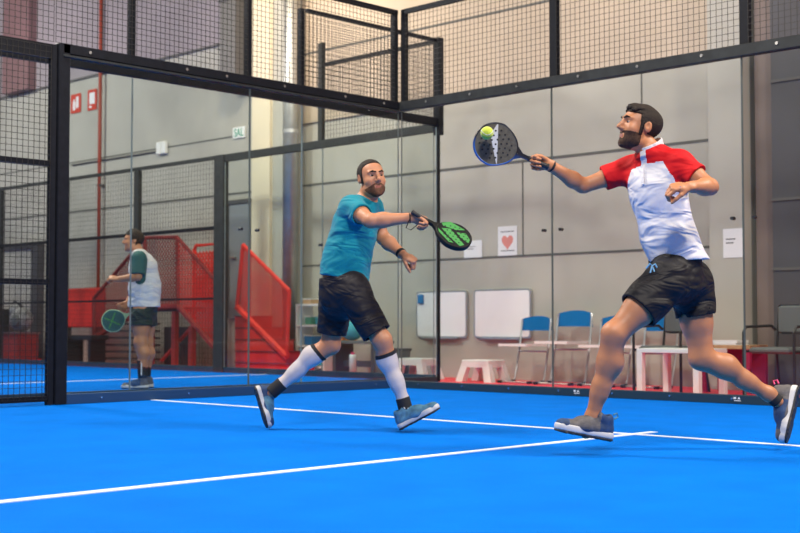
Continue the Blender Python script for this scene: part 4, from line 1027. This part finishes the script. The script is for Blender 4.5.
    # knee socks
    for k, a in ((kR, aR), (kL, aL)):
        F = Field(*bounds([k, a], .11), .0042); u = nrm(a-k)
        leg_ops(F, k-(a-k)*.05, k, a, .98, .004, bend=nrm((nrm(k-(hR if k is kR else hL))-u)+1e-6))
        pts = np.meshgrid(*[F.lo[i]+F.h*np.arange(F.n[i]) for i in range(3)], indexing='ij')
        t = sum((pts[i]-k[i])*u[i] for i in range(3)); La = np.linalg.norm(a-k)
        F.a = np.maximum(np.maximum(F.a, (.075-t).astype(np.float32)), (t-La+.02).astype(np.float32))
        F.mesh('knee_sock', ['sock', 'black'], root, lambda C: (((C-k)@u < .098))*1)
    band(root, 'ankle_sock', 'black', mid(kR, aR, .93), (0.406,-0.080,0.087), .044); band(root, 'ankle_sock', 'black', mid(kL, aL, .93), (-0.461,0.140,0.228), .044)
    shoe(root, 'shoe', (0.356,-0.080,0.013), (0.607,-0.140,0.152), (-.35, .0, 1), 0, upper='shoeblue', accent='shoeblue', lace='paper')
    shoe(root, 'shoe', (-0.568,0.140,0.266), (-0.481,0.100,0.005), (.95, .32, .3), 0, upper='shoeblue', accent='shoenavy', lace='shoeblue')
    f = nrm(wrR-elR); band(root, 'wrist_strap', 'black', wrR-f*.02, wrR-f*.012, .034)
    MB().tube([tuple(wrR-f*.01+[0, -.03, 0]), (0.392,-0.300,1.243), (0.422,-0.310,1.230), (0.459,-0.310,1.260)], .003, 6).build('strap_cord', 'black', root)
    f = nrm(wrL-elL); band(root, 'watch', 'black', wrL-f*.035, wrL-f*.012, .034)
    c = V3((0.495,-0.315,1.299)); padel_racket('padel_racket', 'black and green padel racket held out by the player in teal', toworld(O, c), dirw((.84, -.12, -.50)), dirw((.42, -.68, .60)), {'rim': M['racketblack'], 'face': M['racketblack']}, .86, 'green')
player_left()

# ================================================================ third player beyond the glass
def player_third():
    O = (-1.829,-1.937,0); root = thing('person', 'man in a white shirt with dark green sleeves standing beyond the glass', 'person', O, YAW)
    pel = V3((0.014,-0.000,0.882)); neck = V3((-0.043,0.000,1.413)); che = V3((0.000,-0.000,1.246)); wai = V3((0.023,-0.000,1.049))
    shR = V3((-0.077,0.170,1.338)); elR = V3((-0.085,0.220,1.097)); wrR = V3((-0.174,0.100,0.894))
    shL = V3((-0.008,-0.170,1.331)); elL = V3((-0.006,-0.220,1.145)); wrL = V3((-0.215,-0.200,1.125))
    hL = V3((0.009,-0.075,0.809)); kL = V3((0.006,-0.100,0.469)); aL = V3((0.028,-0.090,0.129))
    hR = V3((0.020,0.075,0.810)); kR = V3((0.031,0.090,0.456)); aR = V3((0.021,0.100,0.132))
    n = nrm((-.98, -.15, 0)); H = Frame((-0.101,0.000,1.528), (-.96, -.2, -.02), (.02, 0, 1)); hs = .95
    F = Field(*bounds([aL, aR, H.o, elR, elL, wrR, wrL, pel], .13), .0065)
    F.op(cone(pel, wai, .14, .145, n, 1.1), .04); F.op(cone(wai, che, .145, .15, n, 1.2), .04); F.op(cone(che, neck-[0, 0, .05], .14, .075, n, 1.25), .04)
    F.op(cone(shR, neck-[0, 0, .03], .05, .05), .05); F.op(cone(shL, neck-[0, 0, .03], .05, .05), .05)
    F.op(cone(neck-[0, 0, .03], H((0, -.02, -.06)), .06, .058), .02)
    head_ops(F, H, hs); arm_ops(F, shR, elR, wrR, 1.); arm_ops(F, shL, elL, wrL, 1.)
    leg_ops(F, hR, kR, aR, 1.1, bend=(-1, 0, 0)); leg_ops(F, hL, kL, aL, 1.1, bend=(-1, 0, 0))
    hand_ops(F, wrR, (-.6, -.1, -.8), (0, -1, 0), (-1, 0, .3), curl=(60, 70, 50)); hand_ops(F, wrL, (-1, 0, .15), (0, .6, -.8), (0, -.5, 1), curl=(50, 60, 50))
    F.mesh('body', ['skinl'], root)
    def keep(L):
        x, y, z = L[:, 0], L[:, 1], L[:, 2]
        top = np.maximum(y-.078, .058-z+(y-.02)*.1); back = np.maximum(y+.020, -.055-z); side = np.maximum(y-.034, .012-z)
        return np.minimum(np.minimum(top, back), side)
    build_hair('hair', 'hair', H, root, H.o-.2, H.o+.2, .005, keep, .011, hs, .004)
    G = Field(*bounds([pel, neck, shR, shL, elR, elL], .24), .008)
    hem = V3((0.014,0.000,0.841)); T = Frame(che, n, neck-pel)
    G.op(cone(hem-[0, 0, .1], wai, .178, .172, n, 1.05, [(hem, (0, 0, -1))], .005, 2), .03); G.op(cone(wai, che, .172, .165, n, 1.12, (), .004, 2), .05); G.op(cone(che, neck-[0, 0, .05], .155, .085, n, 1.2), .05)
    for sh, el in ((shR, elR), (shL, elL)):
        u = nrm(el-sh); G.op(cone(sh-u*.02, neck-[0, 0, .035], .07, .058), .05); G.op(cone(sh, sh+u*.24, .072, .068, None, 1, [(sh+u*.17, u)]), .03)
    G.op(cone(neck-[0, 0, .02], neck+[-.02, 0, .1], .062, .062), .004, 'sub')
    G.mesh('shirt', ['shirtwhite', 'dgreen'], root, lambda C: (np.minimum(segd(C, shR, elR), segd(C, shL, elL)) < .088)*1)
    S = Field(*bounds([pel, hL, hR, kL, kR], .2), .008)
    S.op(cone(pel+[0, 0, .045], pel-[0, 0, .06], .152, .152, n, 1.05, [(V3((0.013,-0.000,0.934)), (0, 0, 1))]), .03)
    for h, k in ((hR, kR), (hL, kL)):
        u = nrm(k-h); Lg = np.linalg.norm(k-h)*.48; S.op(cone(h+u*.05, h+u*(Lg+.05), .112, .118, None, 1, [(h+u*Lg, u)], .003, 3), .035)
    S.mesh('shorts', ['shortsn'], root)
    for k, a in ((kR, aR), (kL, aL)):
        u = nrm(a-k); band(root, 'sock', 'black', mid(k, a, .52), mid(k, a, 1.05), .052, h=.006)
        MB().box(-.006, .006, -.055, -.05, -.07, .07).build('sock_stripe', 'paper', root).location = mid(k, a, .76)
    shoe(root, 'shoe', (aL[0]+.06, aL[1], .003), (aL[0]-.22, aL[1]-.03, .003), (0, 0, 1), 0, upper='shoenavy', accent='shoegrey')
    shoe(root, 'shoe', (aR[0]+.08, aR[1], .003), (aR[0]-.20, aR[1]+.02, .003), (0, 0, 1), 0, upper='shoenavy', accent='shoegrey')
    padel_racket('padel_racket', 'dark padel racket with pale green rim held low by the third player', toworld(O, (-0.095,0.030,0.789)), dirw((-.93, -.1, -.40)), dirw((.1, -1, 0)), {'rim': M['palegreen'], 'face': M['dgreen']}, .92, 'cross')
M['palegreen'] = mat('pale_green_rim', (.35, .55, .32), .4)
player_third()
